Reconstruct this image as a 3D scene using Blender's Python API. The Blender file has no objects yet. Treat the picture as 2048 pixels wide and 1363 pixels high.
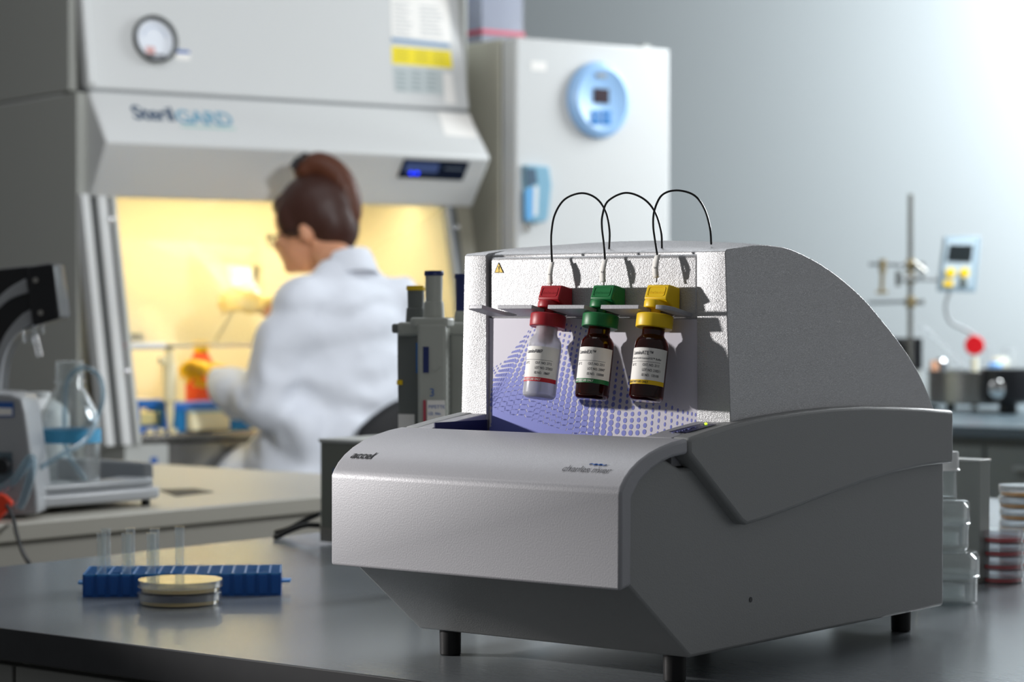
import bpy, bmesh, math, random
import numpy as np
from mathutils import Vector, Matrix, Euler
random.seed(4)
C = bpy.context.scene.collection
SC = bpy.context.scene
PI = math.pi
R = math.radians

# ---------------------------------------------------------------- camera
F, CX, CY, HOR, CAMZ = 4800.0, 1024.0, 681.5, 612.0, 1.256
PT = math.atan((CY - HOR) / F)
cam = bpy.data.cameras.new('camera'); camo = bpy.data.objects.new('camera', cam); C.objects.link(camo)
camo.location = (0, 0, CAMZ); camo.rotation_euler = (PI/2 - PT, 0, 0)
cam.sensor_width = 36; cam.lens = F / 2048 * 36; cam.clip_start = .05; cam.clip_end = 60
cam.dof.use_dof = True; cam.dof.focus_distance = 2.36; cam.dof.aperture_fstop = 7.2
SC.camera = camo
SC.view_settings.view_transform = 'Standard'; SC.view_settings.look = 'None'
SC.view_settings.gamma = 1; SC.view_settings.exposure = 0.0; SC.view_settings.use_curve_mapping = False
try:
    SC.cycles.max_bounces = 10; SC.cycles.transparent_max_bounces = 24; SC.cycles.transmission_bounces = 10
    SC.cycles.sample_clamp_indirect = 6; SC.cycles.use_denoising = True
except Exception: pass

# ---------------------------------------------------------------- world and lights
w = bpy.data.worlds.new('room_light'); SC.world = w; w.use_nodes = True
w.node_tree.nodes['Background'].inputs[0].default_value = (.94, .97, 1, 1)
w.node_tree.nodes['Background'].inputs[1].default_value = .165
def light(name, kind, loc, target, power, col=(1, 1, 1), **kw):
    l = bpy.data.lights.new(name, kind); o = bpy.data.objects.new(name, l); C.objects.link(o)
    o.location = loc; d = Vector(target) - Vector(loc)
    o.rotation_euler = d.to_track_quat('-Z', 'Y').to_euler()
    l.energy = power; l.color = col
    for k, v in kw.items(): setattr(l, k, v)
    return o
light('key_spot', 'SPOT', (-1.50, 2.60, 1.385), (.0, 2.38, 1.195), 114, (1, .965, .935), spot_size=R(37), spot_blend=.75, shadow_soft_size=.028)
light('cabinet_spot', 'SPOT', (1.9, 1.1, 2.6), (-.62, 6.9, 1.50), 640, (.95, .975, 1), spot_size=R(31), spot_blend=.5, shadow_soft_size=.07)
light('wall_lamp', 'AREA', (2.8, 7.9, 2.9), (1.3, 9.95, 1.5), 215, (.91, .97, 1), shape='RECTANGLE', size=2.0, size_y=1.6)
light('ceiling_lamp', 'AREA', (-.6, 4.8, 3.6), (-.4, 4.2, .9), 34, (.92, .96, 1), shape='RECTANGLE', size=2.4, size_y=1.6)
light('bench_fill', 'AREA', (-.3, 2.3, 3.0), (-.2, 2.7, .9), 2.5, (.95, .97, 1), shape='RECTANGLE', size=.8, size_y=.8)  # unseen overhead fill, added to brighten the bench's horizontal surfaces
light('back_fill', 'AREA', (1.75, 4.8, 2.0), (.45, 2.75, 1.15), 58, (.93, .97, 1), shape='RECTANGLE', size=.6, size_y=.8)  # no window here: added out of view to light dishes, rim the hood
light('side_fill', 'AREA', (4.6, 3.5, 1.7), (.2, 2.5, 1.15), 6, (.95, .98, 1), shape='RECTANGLE', size=2.0, size_y=1.8)  # unseen fill, added to give the hood's dark side some sheen

# ---------------------------------------------------------------- pixel helpers (2048 x 1363 frame), real distances given
CAM = np.array([0, 0, CAMZ])
def ray(x, y):
    u = (x - CX) / F; v = -(y - CY) / F
    return np.array([u, math.cos(PT) + v*math.sin(PT), v*math.cos(PT) - math.sin(PT)])
def at(x, y, Y):
    r = ray(x, y); return Vector(CAM + r * Y / r[1])
def atz(x, y, z):
    r = ray(x, y); return Vector(CAM + r * (z - CAMZ) / r[2])
def hit(x, y, P, n):
    r = ray(x, y); P = np.array(P); n = np.array(n)
    return Vector(CAM + r * (np.dot(P - CAM, n) / np.dot(r, n)))

# ---------------------------------------------------------------- materials
def lin(c):
    if isinstance(c, str): c = [int(c[i:i+2], 16)/255 for i in (0, 2, 4)]
    return tuple((x/12.92 if x <= .04045 else ((x+.055)/1.055)**2.4) for x in c) + (1,)
MATS = {}
def mat(name, col, rough=.5, metal=0, bump=0, bscale=400, coat=0, fleck=0, emit=0, trans=0, ior=1.45, noise=0, nscale=8, sss=0, spec=.5, sheen=0, bdist=.001, stretch=None, coatr=.05):
    if name in MATS: return MATS[name]
    m = bpy.data.materials.new(name); m.use_nodes = True; nt = m.node_tree; b = nt.nodes['Principled BSDF']
    c = lin(col)
    b.inputs['Base Color'].default_value = c; b.inputs['Roughness'].default_value = rough
    b.inputs['Metallic'].default_value = metal; b.inputs['IOR'].default_value = ior
    b.inputs['Specular IOR Level'].default_value = spec
    b.inputs['Coat Weight'].default_value = coat; b.inputs['Coat Roughness'].default_value = coatr
    b.inputs['Transmission Weight'].default_value = trans
    if sss: b.inputs['Subsurface Weight'].default_value = sss; b.inputs['Subsurface Radius'].default_value = (.01, .005, .003)
    if sheen: b.inputs['Sheen Weight'].default_value = sheen
    if emit:
        b.inputs['Emission Color'].default_value = c; b.inputs['Emission Strength'].default_value = emit
    tc = nt.nodes.new('ShaderNodeTexCoord'); src = tc.outputs['Object']
    if stretch:
        mp = nt.nodes.new('ShaderNodeMapping'); mp.inputs['Scale'].default_value = stretch
        nt.links.new(src, mp.inputs[0]); src = mp.outputs[0]
    if noise:
        n = nt.nodes.new('ShaderNodeTexNoise'); n.inputs['Scale'].default_value = nscale; n.inputs['Detail'].default_value = 4
        nt.links.new(src, n.inputs['Vector'])
        mx = nt.nodes.new('ShaderNodeMix'); mx.data_type = 'RGBA'
        mx.inputs[6].default_value = tuple(x*(1-noise) for x in c[:3]) + (1,)
        mx.inputs[7].default_value = tuple(min(1, x*(1+noise)) for x in c[:3]) + (1,)
        nt.links.new(n.outputs['Fac'], mx.inputs[0]); nt.links.new(mx.outputs[2], b.inputs['Base Color'])
    if bump:
        n = nt.nodes.new('ShaderNodeTexNoise'); n.inputs['Scale'].default_value = bscale; n.inputs['Detail'].default_value = 2
        nt.links.new(src, n.inputs['Vector'])
        bp = nt.nodes.new('ShaderNodeBump'); bp.inputs['Strength'].default_value = bump; bp.inputs['Distance'].default_value = bdist
        nt.links.new(n.outputs['Fac'], bp.inputs['Height']); nt.links.new(bp.outputs[0], b.inputs['Normal'])
    if fleck:
        n = nt.nodes.new('ShaderNodeTexNoise'); n.inputs['Scale'].default_value = 1500; n.inputs['Detail'].default_value = 0
        nt.links.new(src, n.inputs['Vector'])
        mr = nt.nodes.new('ShaderNodeMapRange'); mr.inputs[1].default_value = .3; mr.inputs[2].default_value = .7
        mr.inputs[3].default_value = rough - fleck; mr.inputs[4].default_value = rough + fleck
        nt.links.new(n.outputs['Fac'], mr.inputs[0]); nt.links.new(mr.outputs[0], b.inputs['Roughness'])
    MATS[name] = m; return m
def clear(name, tint='eef4f4', rough=.03, ior=1.45, body=.06, bodycol=None):
    """thin clear plastic or glass: see-through with edge reflections"""
    m = bpy.data.materials.new(name); m.use_nodes = True; nt = m.node_tree; nt.nodes.clear()
    o = nt.nodes.new('ShaderNodeOutputMaterial'); t = nt.nodes.new('ShaderNodeBsdfTransparent'); g = nt.nodes.new('ShaderNodeBsdfGlossy')
    ec = nt.nodes.new('ShaderNodeMix'); ec.data_type = 'RGBA'; ec.inputs[6].default_value = lin(tint); ec.inputs[7].default_value = (.30, .34, .36, 1)
    d = nt.nodes.new('ShaderNodeBsdfDiffuse'); f = nt.nodes.new('ShaderNodeLayerWeight'); f.inputs[0].default_value = .35
    t.inputs[0].default_value = lin(tint); g.inputs[0].default_value = (1, 1, 1, 1); g.inputs[1].default_value = rough
    d.inputs[0].default_value = lin(bodycol or tint)
    m1 = nt.nodes.new('ShaderNodeMixShader'); m1.inputs[0].default_value = body
    m2 = nt.nodes.new('ShaderNodeMixShader')
    mr = nt.nodes.new('ShaderNodeMapRange'); mr.inputs[3].default_value = .04; mr.inputs[4].default_value = .75
    nt.links.new(f.outputs['Facing'], mr.inputs[0])
    p3 = nt.nodes.new('ShaderNodeMath'); p3.operation = 'POWER'; p3.inputs[1].default_value = 4
    nt.links.new(f.outputs['Facing'], p3.inputs[0]); nt.links.new(p3.outputs[0], ec.inputs[0]); nt.links.new(ec.outputs[2], t.inputs[0])
    pw = nt.nodes.new('ShaderNodeMath'); pw.operation = 'POWER'; pw.inputs[1].default_value = 1.6
    nt.links.new(mr.outputs[0], pw.inputs[0])
    nt.links.new(t.outputs[0], m1.inputs[1]); nt.links.new(d.outputs[0], m1.inputs[2])
    nt.links.new(pw.outputs[0], m2.inputs[0]); nt.links.new(m1.outputs[0], m2.inputs[1]); nt.links.new(g.outputs[0], m2.inputs[2])
    nt.links.new(m2.outputs[0], o.inputs[0]); return m

SILVER = mat('silver_paint', 'adadb2', .48, .12, bump=.3, bscale=620, fleck=.12, bdist=.0005)
SILVERS = mat('silver_paint_sparkle', 'bcbcbe', .42, .5, bump=.7, bscale=900, fleck=.15, bdist=.0005, noise=.16, nscale=1100)
SILVSHADE = mat('shaded_silver_paint', '9c9d9d', .5, .2, bump=.35, bscale=700, bdist=.0006)  # same silver as the cover, toned darker where the body sits in shade
SHEETW = mat('white_printed_sheet', 'd9d6e2', .42)
BLUEP = mat('blue_print_ink', '7b83d2', .45)
NAVY = mat('navy_plastic', '20234e', .35)
BLACKP = mat('black_plastic', '15161a', .35)
RUBBER = mat('black_rubber', '101012', .55)
BLACKM = mat('black_cable', '0a0a0b', .3)
BENCHT = mat('grey_benchtop', '72777b', .24, 0, noise=.08, nscale=30, spec=.7, stretch=(1, 6, 1))
BENCHE = mat('dark_bench_edge', '323336', .65, noise=.25, nscale=25)
CABG = mat('grey_cabinet_front', '8a8a86', .5)
CREAMT = mat('cream_benchtop', 'aaa69b', .4)
WHITEM = mat('white_enamel', 'd0d1d0', .38)
WHITED = mat('warm_white_enamel', 'b9bbb7', .45)
INNER = mat('cream_cabinet_interior', 'eae1c6', .42)
STEEL = mat('stainless_steel', '9a9893', .25, 1)
CHROME = mat('polished_chrome', 'd8d8d8', .12, 1)
GREYM = mat('mid_grey_paint', '8d9092', .4, 0)
DARKG = mat('dark_grey_paint', '4b4d4c', .5)
RED = mat('red_cap_plastic', 'a81a26', .42, sss=0); GREEN = mat('green_cap_plastic', '12713a', .42); YELL = mat('yellow_cap_plastic', 'f6cc12', .42)
WHITEP = mat('white_plastic', 'e8e8e6', .4)
PAPER = mat('white_paper', 'f1eee9', .6)
INK = mat('black_ink', '17171a', .6); INKG = mat('grey_ink', '55555a', .6)
LOGOB = mat('blue_logo_ink', '2f5fa8', .5)
CLEAR = clear('clear_glass', 'fafcfc', body=.07, bodycol='ffffff'); CLEARP = clear('clear_plastic', 'f8f9fa', .08, body=.05, bodycol='ffffff')
SASH = clear('sash_glass', 'fbfbf6', .02, body=.02)
AMBER = mat('amber_glass', '6a1a07', .04, trans=.9, ior=1.5)
FROST = mat('frosted_clear_bottle', 'f6f6fb', .28, trans=.68, ior=1.3)
SKIN = mat('skin', 'd59a78', .5, sss=.15)
COAT = mat('white_lab_coat_cloth', 'e2e6ef', .8, bump=.4, bscale=14, bdist=.012, sheen=.2)
HAIR = mat('brown_hair', '3a1c12', .5, bump=.5, bscale=6, bdist=.003, stretch=(14, 14, 3))

# ---------------------------------------------------------------- mesh helpers
def tag(o, label=None, cat=None, group=None, kind=None):
    if label: o['label'] = label
    if cat: o['category'] = cat
    if group: o['group'] = group
    if kind: o['kind'] = kind
    return o
def empty(name, loc, rz=0, label=None, cat=None, group=None):
    o = bpy.data.objects.new(name, None); C.objects.link(o); o.empty_display_size = .05
    o.location = loc; o.rotation_euler = (0, 0, rz); return tag(o, label, cat, group)
def frame_z(a, b):
    """matrix whose z axis runs from a to b, origin a"""
    a, b = Vector(a), Vector(b); d = b - a
    return Matrix.Translation(a) @ d.to_track_quat('Z', 'Y').to_matrix().to_4x4(), d.length
class MB:
    def __init__(s): s.bm = bmesh.new()
    def poly(s, verts, faces, M=None):
        vs = [s.bm.verts.new((M @ Vector(v)) if M else v) for v in verts]
        for f in faces:
            try: s.bm.faces.new([vs[i] for i in f])
            except ValueError: pass
        return s
    def box(s, x0, x1, y0, y1, z0, z1, M=None):
        v = [(x, y, z) for z in (z0, z1) for y in (y0, y1) for x in (x0, x1)]
        return s.poly(v, [(0, 2, 3, 1), (4, 5, 7, 6), (0, 1, 5, 4), (2, 6, 7, 3), (0, 4, 6, 2), (1, 3, 7, 5)], M)
    def prism(s, pts, x0, x1, M=None):
        """profile (y,z) extruded along x"""
        n = len(pts); v = [(x0, p[0], p[1]) for p in pts] + [(x1, p[0], p[1]) for p in pts]
        f = [tuple(range(n))[::-1], tuple(range(n, 2*n))] + [(i, (i+1) % n, n+(i+1) % n, n+i) for i in range(n)]
        return s.poly(v, f, M)
    def slab(s, pts, z0, z1, M=None):
        n = len(pts); v = [(p[0], p[1], z0) for p in pts] + [(p[0], p[1], z1) for p in pts]
        f = [tuple(range(n))[::-1], tuple(range(n, 2*n))] + [(i, (i+1) % n, n+(i+1) % n, n+i) for i in range(n)]
        return s.poly(v, f, M)
    def lathe(s, prof, n=40, M=None, closed=False):
        """profile (r,z) revolved about z"""
        v = []; k = len(prof)
        for i in range(n):
            a = 2*PI*i/n
            for r, z in prof: v.append((r*math.cos(a), r*math.sin(a), z))
        f = []
        for i in range(n):
            j = (i+1) % n
            for q in range(k-1 + (1 if closed else 0)):
                q2 = (q+1) % k; f.append((i*k+q, j*k+q, j*k+q2, i*k+q2))
        if not closed:
            if prof[0][0] > 1e-6: f.append(tuple(i*k for i in range(n))[::-1])
            if prof[-1][0] > 1e-6: f.append(tuple(i*k+k-1 for i in range(n)))
        return s.poly(v, f, M)
    def cyl(s, a, b, r0, r1=None, n=24, M=None):
        Z, L = frame_z(a, b); r1 = r0 if r1 is None else r1
        return s.lathe([(r0, 0), (r1, L)], n, (M @ Z) if M else Z)
    def tube(s, pts, r, n=10, M=None):
        pts = [Vector(p) for p in pts]; k = len(pts); rs = r if isinstance(r, (list, tuple)) else [r]*k
        v = []; up = None
        for i, p in enumerate(pts):
            d = (pts[min(i+1, k-1)] - pts[max(i-1, 0)]).normalized()
            if up is None: up = d.orthogonal().normalized()
            up = (up - d*up.dot(d)).normalized(); sd = d.cross(up)
            for j in range(n):
                a = 2*PI*j/n; v.append(p + (up*math.cos(a) + sd*math.sin(a))*rs[i])
        f = [(i*n+j, i*n+(j+1) % n, (i+1)*n+(j+1) % n, (i+1)*n+j) for i in range(k-1) for j in range(n)]
        f += [tuple(range(n))[::-1], tuple(range((k-1)*n, k*n))]
        return s.poly(v, f, M)
    def ball(s, c, r, sc=(1, 1, 1), M=None, n=24, rot=None):
        T = Matrix.Translation(c)
        if rot: T = T @ Euler(rot).to_matrix().to_4x4()
        T = T @ Matrix.Diagonal((r*sc[0], r*sc[1], r*sc[2], 1))
        prof = [(math.sin(PI*i/14), -math.cos(PI*i/14)) for i in range(15)]
        prof[0] = (0, -1); prof[-1] = (0, 1)
        return s.lathe(prof, n, (M @ T) if M else T)
    def build(s, name, m, parent=None, bevel=0, seg=3, smooth=True, sub=0, angle=35, shade=None):
        bm = s.bm; bmesh.ops.remove_doubles(bm, verts=bm.verts, dist=1e-5)
        bmesh.ops.recalc_face_normals(bm, faces=bm.faces)
        me = bpy.data.meshes.new(name); bm.to_mesh(me); bm.free()
        o = bpy.data.objects.new(name, me); C.objects.link(o)
        if m: me.materials.append(m)
        if parent: o.parent = parent
        if smooth:
            for p in me.polygons: p.use_smooth = True
            try: me.set_sharp_from_angle(angle=R(angle if not bevel else 60))
            except Exception: pass
        if bevel:
            b = o.modifiers.new('bevel', 'BEVEL'); b.width = bevel; b.segments = seg; b.limit_method = 'ANGLE'; b.angle_limit = R(30)
            b.harden_normals = False
        if sub:
            q = o.modifiers.new('sub', 'SUBSURF'); q.levels = sub; q.render_levels = sub
        return o
def box(name, m, x0, x1, y0, y1, z0, z1, parent=None, bevel=0, **k):
    return MB().box(x0, x1, y0, y1, z0, z1).build(name, m, parent, bevel, **k)
def smoothpath(pts, n=12):
    pts = [Vector(p) for p in pts]; out = []
    P = [pts[0]*2 - pts[1]] + pts + [pts[-1]*2 - pts[-2]]
    for i in range(1, len(P)-2):
        for k in range(n):
            t = k/n; a, b, c, d = P[i-1], P[i], P[i+1], P[i+2]
            out.append(.5*((2*b) + (-a+c)*t + (2*a-5*b+4*c-d)*t*t + (-a+3*b-3*c+d)*t**3))
    out.append(pts[-1]); return out
def text_pts(s, size, shear=0, spacing=1.0, bold=0):
    cu = bpy.data.curves.new('t', 'FONT'); cu.body = s; cu.size = size; cu.shear = shear; cu.space_character = spacing; cu.offset = bold
    cu.resolution_u = 3
    ob = bpy.data.objects.new('t', cu); C.objects.link(ob)
    me = bpy.data.meshes.new_from_object(ob); bpy.data.objects.remove(ob)
    v = [tuple(p.co) for p in me.vertices]; f = [tuple(p.vertices) for p in me.polygons]; bpy.data.meshes.remove(me); return v, f
def text(mb, s, size, fn, center=False, **k):
    if size < .006 and 'bold' not in k: k['bold'] = size*.018
    """lettering mapped through fn(u,v)->point"""
    v, f = text_pts(s, size, **k)
    if center:
        w_ = max(p[0] for p in v); v = [(p[0]-w_/2, p[1], p[2]) for p in v]
    return mb.poly([fn(p[0], p[1]) for p in v], f)
def wm(o):
    m = o.matrix_basis.copy()
    while o.parent: o = o.parent; m = o.matrix_basis @ m
    return m
def local(root, p): return wm(root).inverted() @ Vector(p)
def setw(root):
    root.matrix_world = Matrix.Translation(root.location) @ root.rotation_euler.to_matrix().to_4x4(); return root
def decal(name, px, P, n, m, parent, th=.001, off=0, bevel=0):
    """thin plate on a plane; px are four or more pixel corners"""
    n = Vector(n).normalized(); q = [hit(x, y, P, n) for x, y in px]
    k = len(q); Wi = wm(parent).inverted() if parent else Matrix()
    v = [Wi @ (p + n*off) for p in q] + [Wi @ (p + n*(off+th)) for p in q]
    f = [tuple(range(k))[::-1], tuple(range(k, 2*k))] + [(i, (i+1) % k, k+(i+1) % k, k+i) for i in range(k)]
    return MB().poly(v, f).build(name, m, parent, bevel)

# ---------------------------------------------------------------- frames
TH = R(-38.5)
DX = Vector((math.cos(TH), math.sin(TH), 0)); DY = Vector((-math.sin(TH), math.cos(TH), 0))     # front bench
O = Vector((.0968, 2.14, .9))
def L2W(x, y, z): return O + DX*x + DY*y + Vector((0, 0, z))
TC = math.atan2(.577, .817)
KX = Vector((math.cos(TC), math.sin(TC), 0)); KY = Vector((-math.sin(TC), math.cos(TC), 0))    # cabinet and incubator
def W2L(p): d = Vector(p) - O; return Vector((d.dot(DX), d.dot(DY), d.z))

# ---------------------------------------------------------------- room
def struct(name, o): o.name = name; o['kind'] = 'structure'; return o
FLOORM = mat('grey_vinyl_floor', '6b6d6e', .35, noise=.1, nscale=20)
WALLM = mat('pale_blue_grey_wall', 'd6dde0', .7)
WALLD = mat('grey_wall', '7c7d7a', .7)
struct('floor', box('floor', FLOORM, -7, 7, -3, 14, -.1, 0))
FB = atz(1950, 852, .9)                                        # front edge of the far bench
Wb = FB + DY*2.3
setb = empty('tmp', (0, 0, 0)); bpy.data.objects.remove(setb)
def wall(name, p, d, n, l0, l1, m, z1=3.6):
    a = p + d*l0; b = p + d*l1; t = n*.12
    v = [(q.x, q.y, z) for z in (0, z1) for q in (a, b, b+t, a+t)]
    return struct(name, MB().poly(v, [(0, 3, 2, 1), (4, 5, 6, 7), (0, 1, 5, 4), (1, 2, 6, 5), (2, 3, 7, 6), (3, 0, 4, 7)]).build(name, m))
wall('wall_back', Wb, DX, DY, -6.4, 1.6, WALLM)

# ---------------------------------------------------------------- front bench
bench = setw(empty('laboratory_bench', L2W(0, 0, -.9), TH, 'long laboratory bench with dark grey worktop carrying the silver grey instrument', 'bench'))
BL = -1.335; BR = 2.2
box('worktop', BENCHT, BL, BR, -.012, 2.3, .868, .9, bench, .003)
box('worktop_edge', BENCHE, BL-.001, BR, -.016, -.0105, .866, .9006, bench, .0008)
box('carcass', CABG, BL+.03, BR-.03, .03, 2.25, .1, .866, bench)
for i, x0 in enumerate(np.arange(BL+.03, BR-.3, .46)):
    d = box('drawer', CABG, x0+.003, x0+.457, .012, .03, .70, .855, bench, .002)
    box('handle', DARKG, x0+.13, x0+.33, .004, .012, .80, .815, d, .002)
    d = box('door', CABG, x0+.003, x0+.457, .012, .03, .12, .694, bench, .002)

# ---------------------------------------------------------------- instrument
ins = setw(empty('luminometer_instrument', O, TH, 'large silver bench instrument with curved hood and three bottles on its shelf', 'laboratory instrument'))
XL, XR = -.352, 0.0
inner = [(.107, .219), (.082, .217), (.065, .213), (.048, .207), (.031, .198), (.018, .184), (.017, .105)]
body = [(.030, .101), (.128, .026), (.622, .027), (.622, .238), (.30, .236), (.205, .205), (.112, .205)] + inner[1:]
MB().prism(body, XL+.004, -.012).build('base_housing', SILVSHADE, ins, .0035)
outer = [(0, .101), (0, .1905), (.0035, .1955), (.0095, .2025), (.0185, .2095), (.031, .2165), (.048, .2230), (.065, .2275), (.084, .2310), (.107, .2335)]
MB().prism(outer + inner, XL, XR).build('front_cover', SILVER, ins, .0032)
btop = [(.109, .2335), (.135, .2375), (.16, .2410), (.19, .2447), (.22, .2475), (.26, .2500), (.31, .2522), (.37, .2535), (.43, .2530), (.50, .2500), (.56, .2465), (.622, .2420)]
bbot = [(.622, .184), (.59, .1845), (.558, .184), (.50, .181), (.432, .1745), (.365, .166), (.302, .157), (.245, .1495), (.207, .1455), (.198, .150), (.109, .2185)]
MB().prism(btop + bbot, -.022, XR).build('side_band', SILVSHADE, ins, .004)
MB().prism(btop + bbot, XL, XL+.022).build('side_band', SILVSHADE, ins, .004)
# hood with raised front pillars
arc = [(.225, .4135), (.25, .4160), (.285, .4160), (.32, .4130), (.37, .4010), (.415, .3850), (.462, .3630), (.505, .3360), (.545, .3080), (.578, .2780), (.603, .2440)]
arc = [(p.x, p.y) for p in smoothpath([Vector((a - (.009 if i > 1 else 0), b, 0)) for i, (a, b) in enumerate(arc)], 4)]
xs = [-.3475, -.344, -.312, -.312, -.24, -.20, -.16, -.11, -.0495, -.0495, -.0105, -.0095]
yf = [.195]*3 + [.206]*6 + [.195]*3
mb = MB(); v = []; xc = -.178
cols = []
for x, y0 in zip(xs, yf):
    pr = [(y0 + .0, .205), (y0 - .0015, .4085), (y0 + .0015, .4105)] + arc + [(.594, .22), (.3, .205)]
    cols.append([])
    for (y, z) in pr:
        t = max(0, (z - .245)/.17); xx = xc + (x - xc)*(1 - .042*t) if abs(x-xc) > .15 else x
        crown = .0075*(1 - ((x-xc)/.165)**2) * max(0, min(1, (y-.20)/.08)) * min(1, t*1.3)
        cols[-1].append((xx, y, z + crown))
k = len(cols[0]); v = [p for c in cols for p in c]
f = [(i*k+j, (i+1)*k+j, (i+1)*k+j+1, i*k+j+1) for i in range(len(xs)-1) for j in range(k-1)]
f += [tuple(range(k)), tuple(range((len(xs)-1)*k, len(xs)*k))[::-1]]
f += [(i*k+k-1, (i+1)*k+k-1, (i+1)*k, i*k) for i in range(len(xs)-1)]
hood = mb.poly(v, f).build('curved_hood', SILVERS, ins, .0035)
# instrument front panels inside the hood
box('upper_panel', SILVERS, -.3105, -.0500, .1972, .2125, .343, .4065, ins, .0035)
pn = box('printed_panel', SHEETW, -.3118, -.0497, .1985, .2100, .200, .3435, ins, .0005)
# printed halftone dots
def fpl(px, py, y=.1983):
    q = hit(px, py, L2W(0, y, 0), DY); return W2L(q)
mb = MB(); bound = [(982, 738), (1010, 722), (1035, 690), (1062, 655), (1095, 640), (1130, 648), (1160, 655), (1190, 672), (1222, 705), (1255, 750), (1290, 782), (1330, 808), (1360, 822), (1396, 830)]
def top_y(x):
    for (a, b), (c, d) in zip(bound, bound[1:]):
        if a <= x <= c: return b + (d-b)*(x-a)/(c-a)
    return 738 if x < 982 else 832
cols_x = [1391]
while cols_x[-1] > 900:
    x_ = cols_x[-1]; cols_x.append(x_ - float(np.interp(x_, [980, 1110, 1200, 1300, 1350, 1391], [7.5, 8.6, 10.5, 12.5, 12, 7.5])))
for x_ in cols_x:
    LN = lambda q: float(np.interp(q, [900, 1000, 1060, 1110, 1200, 1390], [.66, .62, .48, .24, .13, .05]))
    lean = LN(x_); x2 = x_ - float(np.interp(x_, [980, 1110, 1200, 1300, 1350, 1391], [7.5, 8.6, 10.5, 12.5, 12, 7.5])); lean2 = LN(x2)
    y0_ = top_y(min(1396, max(982, x_))) if x_ > 982 else 738 - (982-x_)*.2
    rs_ = float(np.interp(x_, [980, 1100, 1300], [8.6, 10.2, 13]))
    for j in range(24):
        s_ = j*rs_; y = y0_ + s_; xx = x_ - lean*s_
        if xx < 985 or xx > 1393 or y > 874: continue
        spc = abs((x_-lean*s_) - (x2-lean2*s_)); d_ = s_/float(np.interp(xx, [1000, 1120, 1250], [150, 190, 240]))
        rx = spc*min(.53, .13 + d_*.42); ry = rs_*min(.62, .24 + d_*.42)
        if x_ > 1300: rx, ry = 1.3 + (1393-x_)*.008, 3.4 + (1393-x_)*.012
        p = fpl(xx, y); n = 12; a_, b_ = rx/1850/.783, ry/1850
        vs = [(p.x + a_*math.cos(2*PI*a/n) + b_*lean*1.2*math.sin(2*PI*a/n), .1983, p.z + b_*math.sin(2*PI*a/n)) for a in range(n)]
        vs = [(min(-.0499, max(-.3116, a)), b, c) for a, b, c in vs]
        mb.poly(vs, [tuple(range(n))])
sol = [(983, 812), (1010, 826), (1050, 838), (1090, 848), (1130, 860), (1150, 872), (983, 872)]
mb.poly([(max(-.3118, q.x), .19825, q.z) for q in (fpl(a, b) for a, b in sol)], [tuple(range(len(sol)))])
mb.build('halftone_print', BLUEP, pn, smooth=False)
# well floor, inner walls, deck rails
box('well_floor', NAVY, XL+.06, -.060, .109, .21, .2052, .209, ins)
box('well_lining', NAVY, -.3135, -.3120, .112, .205, .206, .2385, ins)
for a, b, nm in ((XL+.020, -.313, 'deck_rail'), (-.0510, -.020, 'deck_rail')):
    MB().prism([(.109, .2333), (.135, .2372), (.16, .2406), (.196, .2446), (.196, .206), (.109, .206)], a, b).build(nm, SILVER, ins, .0012)
# control panel on the right rail
P0 = L2W(0, .12, .2352); nrm = (DY*-.137 + Vector((0, 0, 1))).normalized()
cp = decal('control_panel', [(1338, 865), (1400, 849), (1433, 850), (1376, 866)], P0, nrm, NAVY, ins, .0004, .0008)
decal('indicator_light', [(1409, 849), (1413, 848), (1415, 850.5), (1410, 851.5)], P0, nrm, mat('green_led', 'b8ff20', .4, emit=3), cp, .0004, .0014)
mb = MB()
for (a, b) in ((1352, 863), (1362, 861), (1372, 858.5), (1384, 855.5)):
    q = W2L(hit(a, b, P0 + nrm*.0015, nrm))
    pts = [q + Vector((.0025*math.cos(t), .006*math.sin(t), .0008*math.sin(t))) for t in np.linspace(.3, 5.4, 10)]
    mb.tube(pts, .0003, 5)
mb.build('button_symbols', mat('pale_blue_ink', '8f93cc', .5), cp)
# feet
for x, y in ((-.318, .143), (-.040, .143), (-.046, .588), (-.31, .588)):
    MB().lathe([(.0098, .0), (.0108, .001), (.0112, .0275)], 28, Matrix.Translation((x, y, 0))).build('foot', RUBBER, ins, .0006)
# side hole
MB().cyl((-.0135, .232, .071), (-.0115, .232, .071), .0026).build('side_port', BLACKP, ins)
# shelf with four slots, tilted
tl = R(-11)
SM = Matrix.Translation((0, .203, .3455)) @ Matrix.Rotation(tl, 4, 'X')
sl = [-.2765, -.2125, -.147, -.0815]; D = -.048; hw = .0100; xa, xb = -.3045, -.0575
out = [(xa, 0), (xa-.004, -.006), (xa-.004, D+.008)] + [(xa-.004+.008*(1-math.cos(t)), D+.008-.008*math.sin(t)) for t in (.5, 1.0, 1.57)]
for x in sl:
    out += [(x-hw, D), (x-hw, D+.030)] + [(x-hw*math.cos(t), D+.030+hw*math.sin(t)) for t in np.linspace(.3, PI-.3, 7)] + [(x+hw, D+.030), (x+hw, D)]
out += [(xb-.012, D)] + [(xb-.012+.012*math.sin(t), D+.012-.012*math.cos(t)) for t in (.5, 1.0, 1.57)] + [(xb, 0)]
MB().slab(out, -.0012, .0028, SM).build('bottle_shelf', SILVER, ins, .0005)
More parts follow.
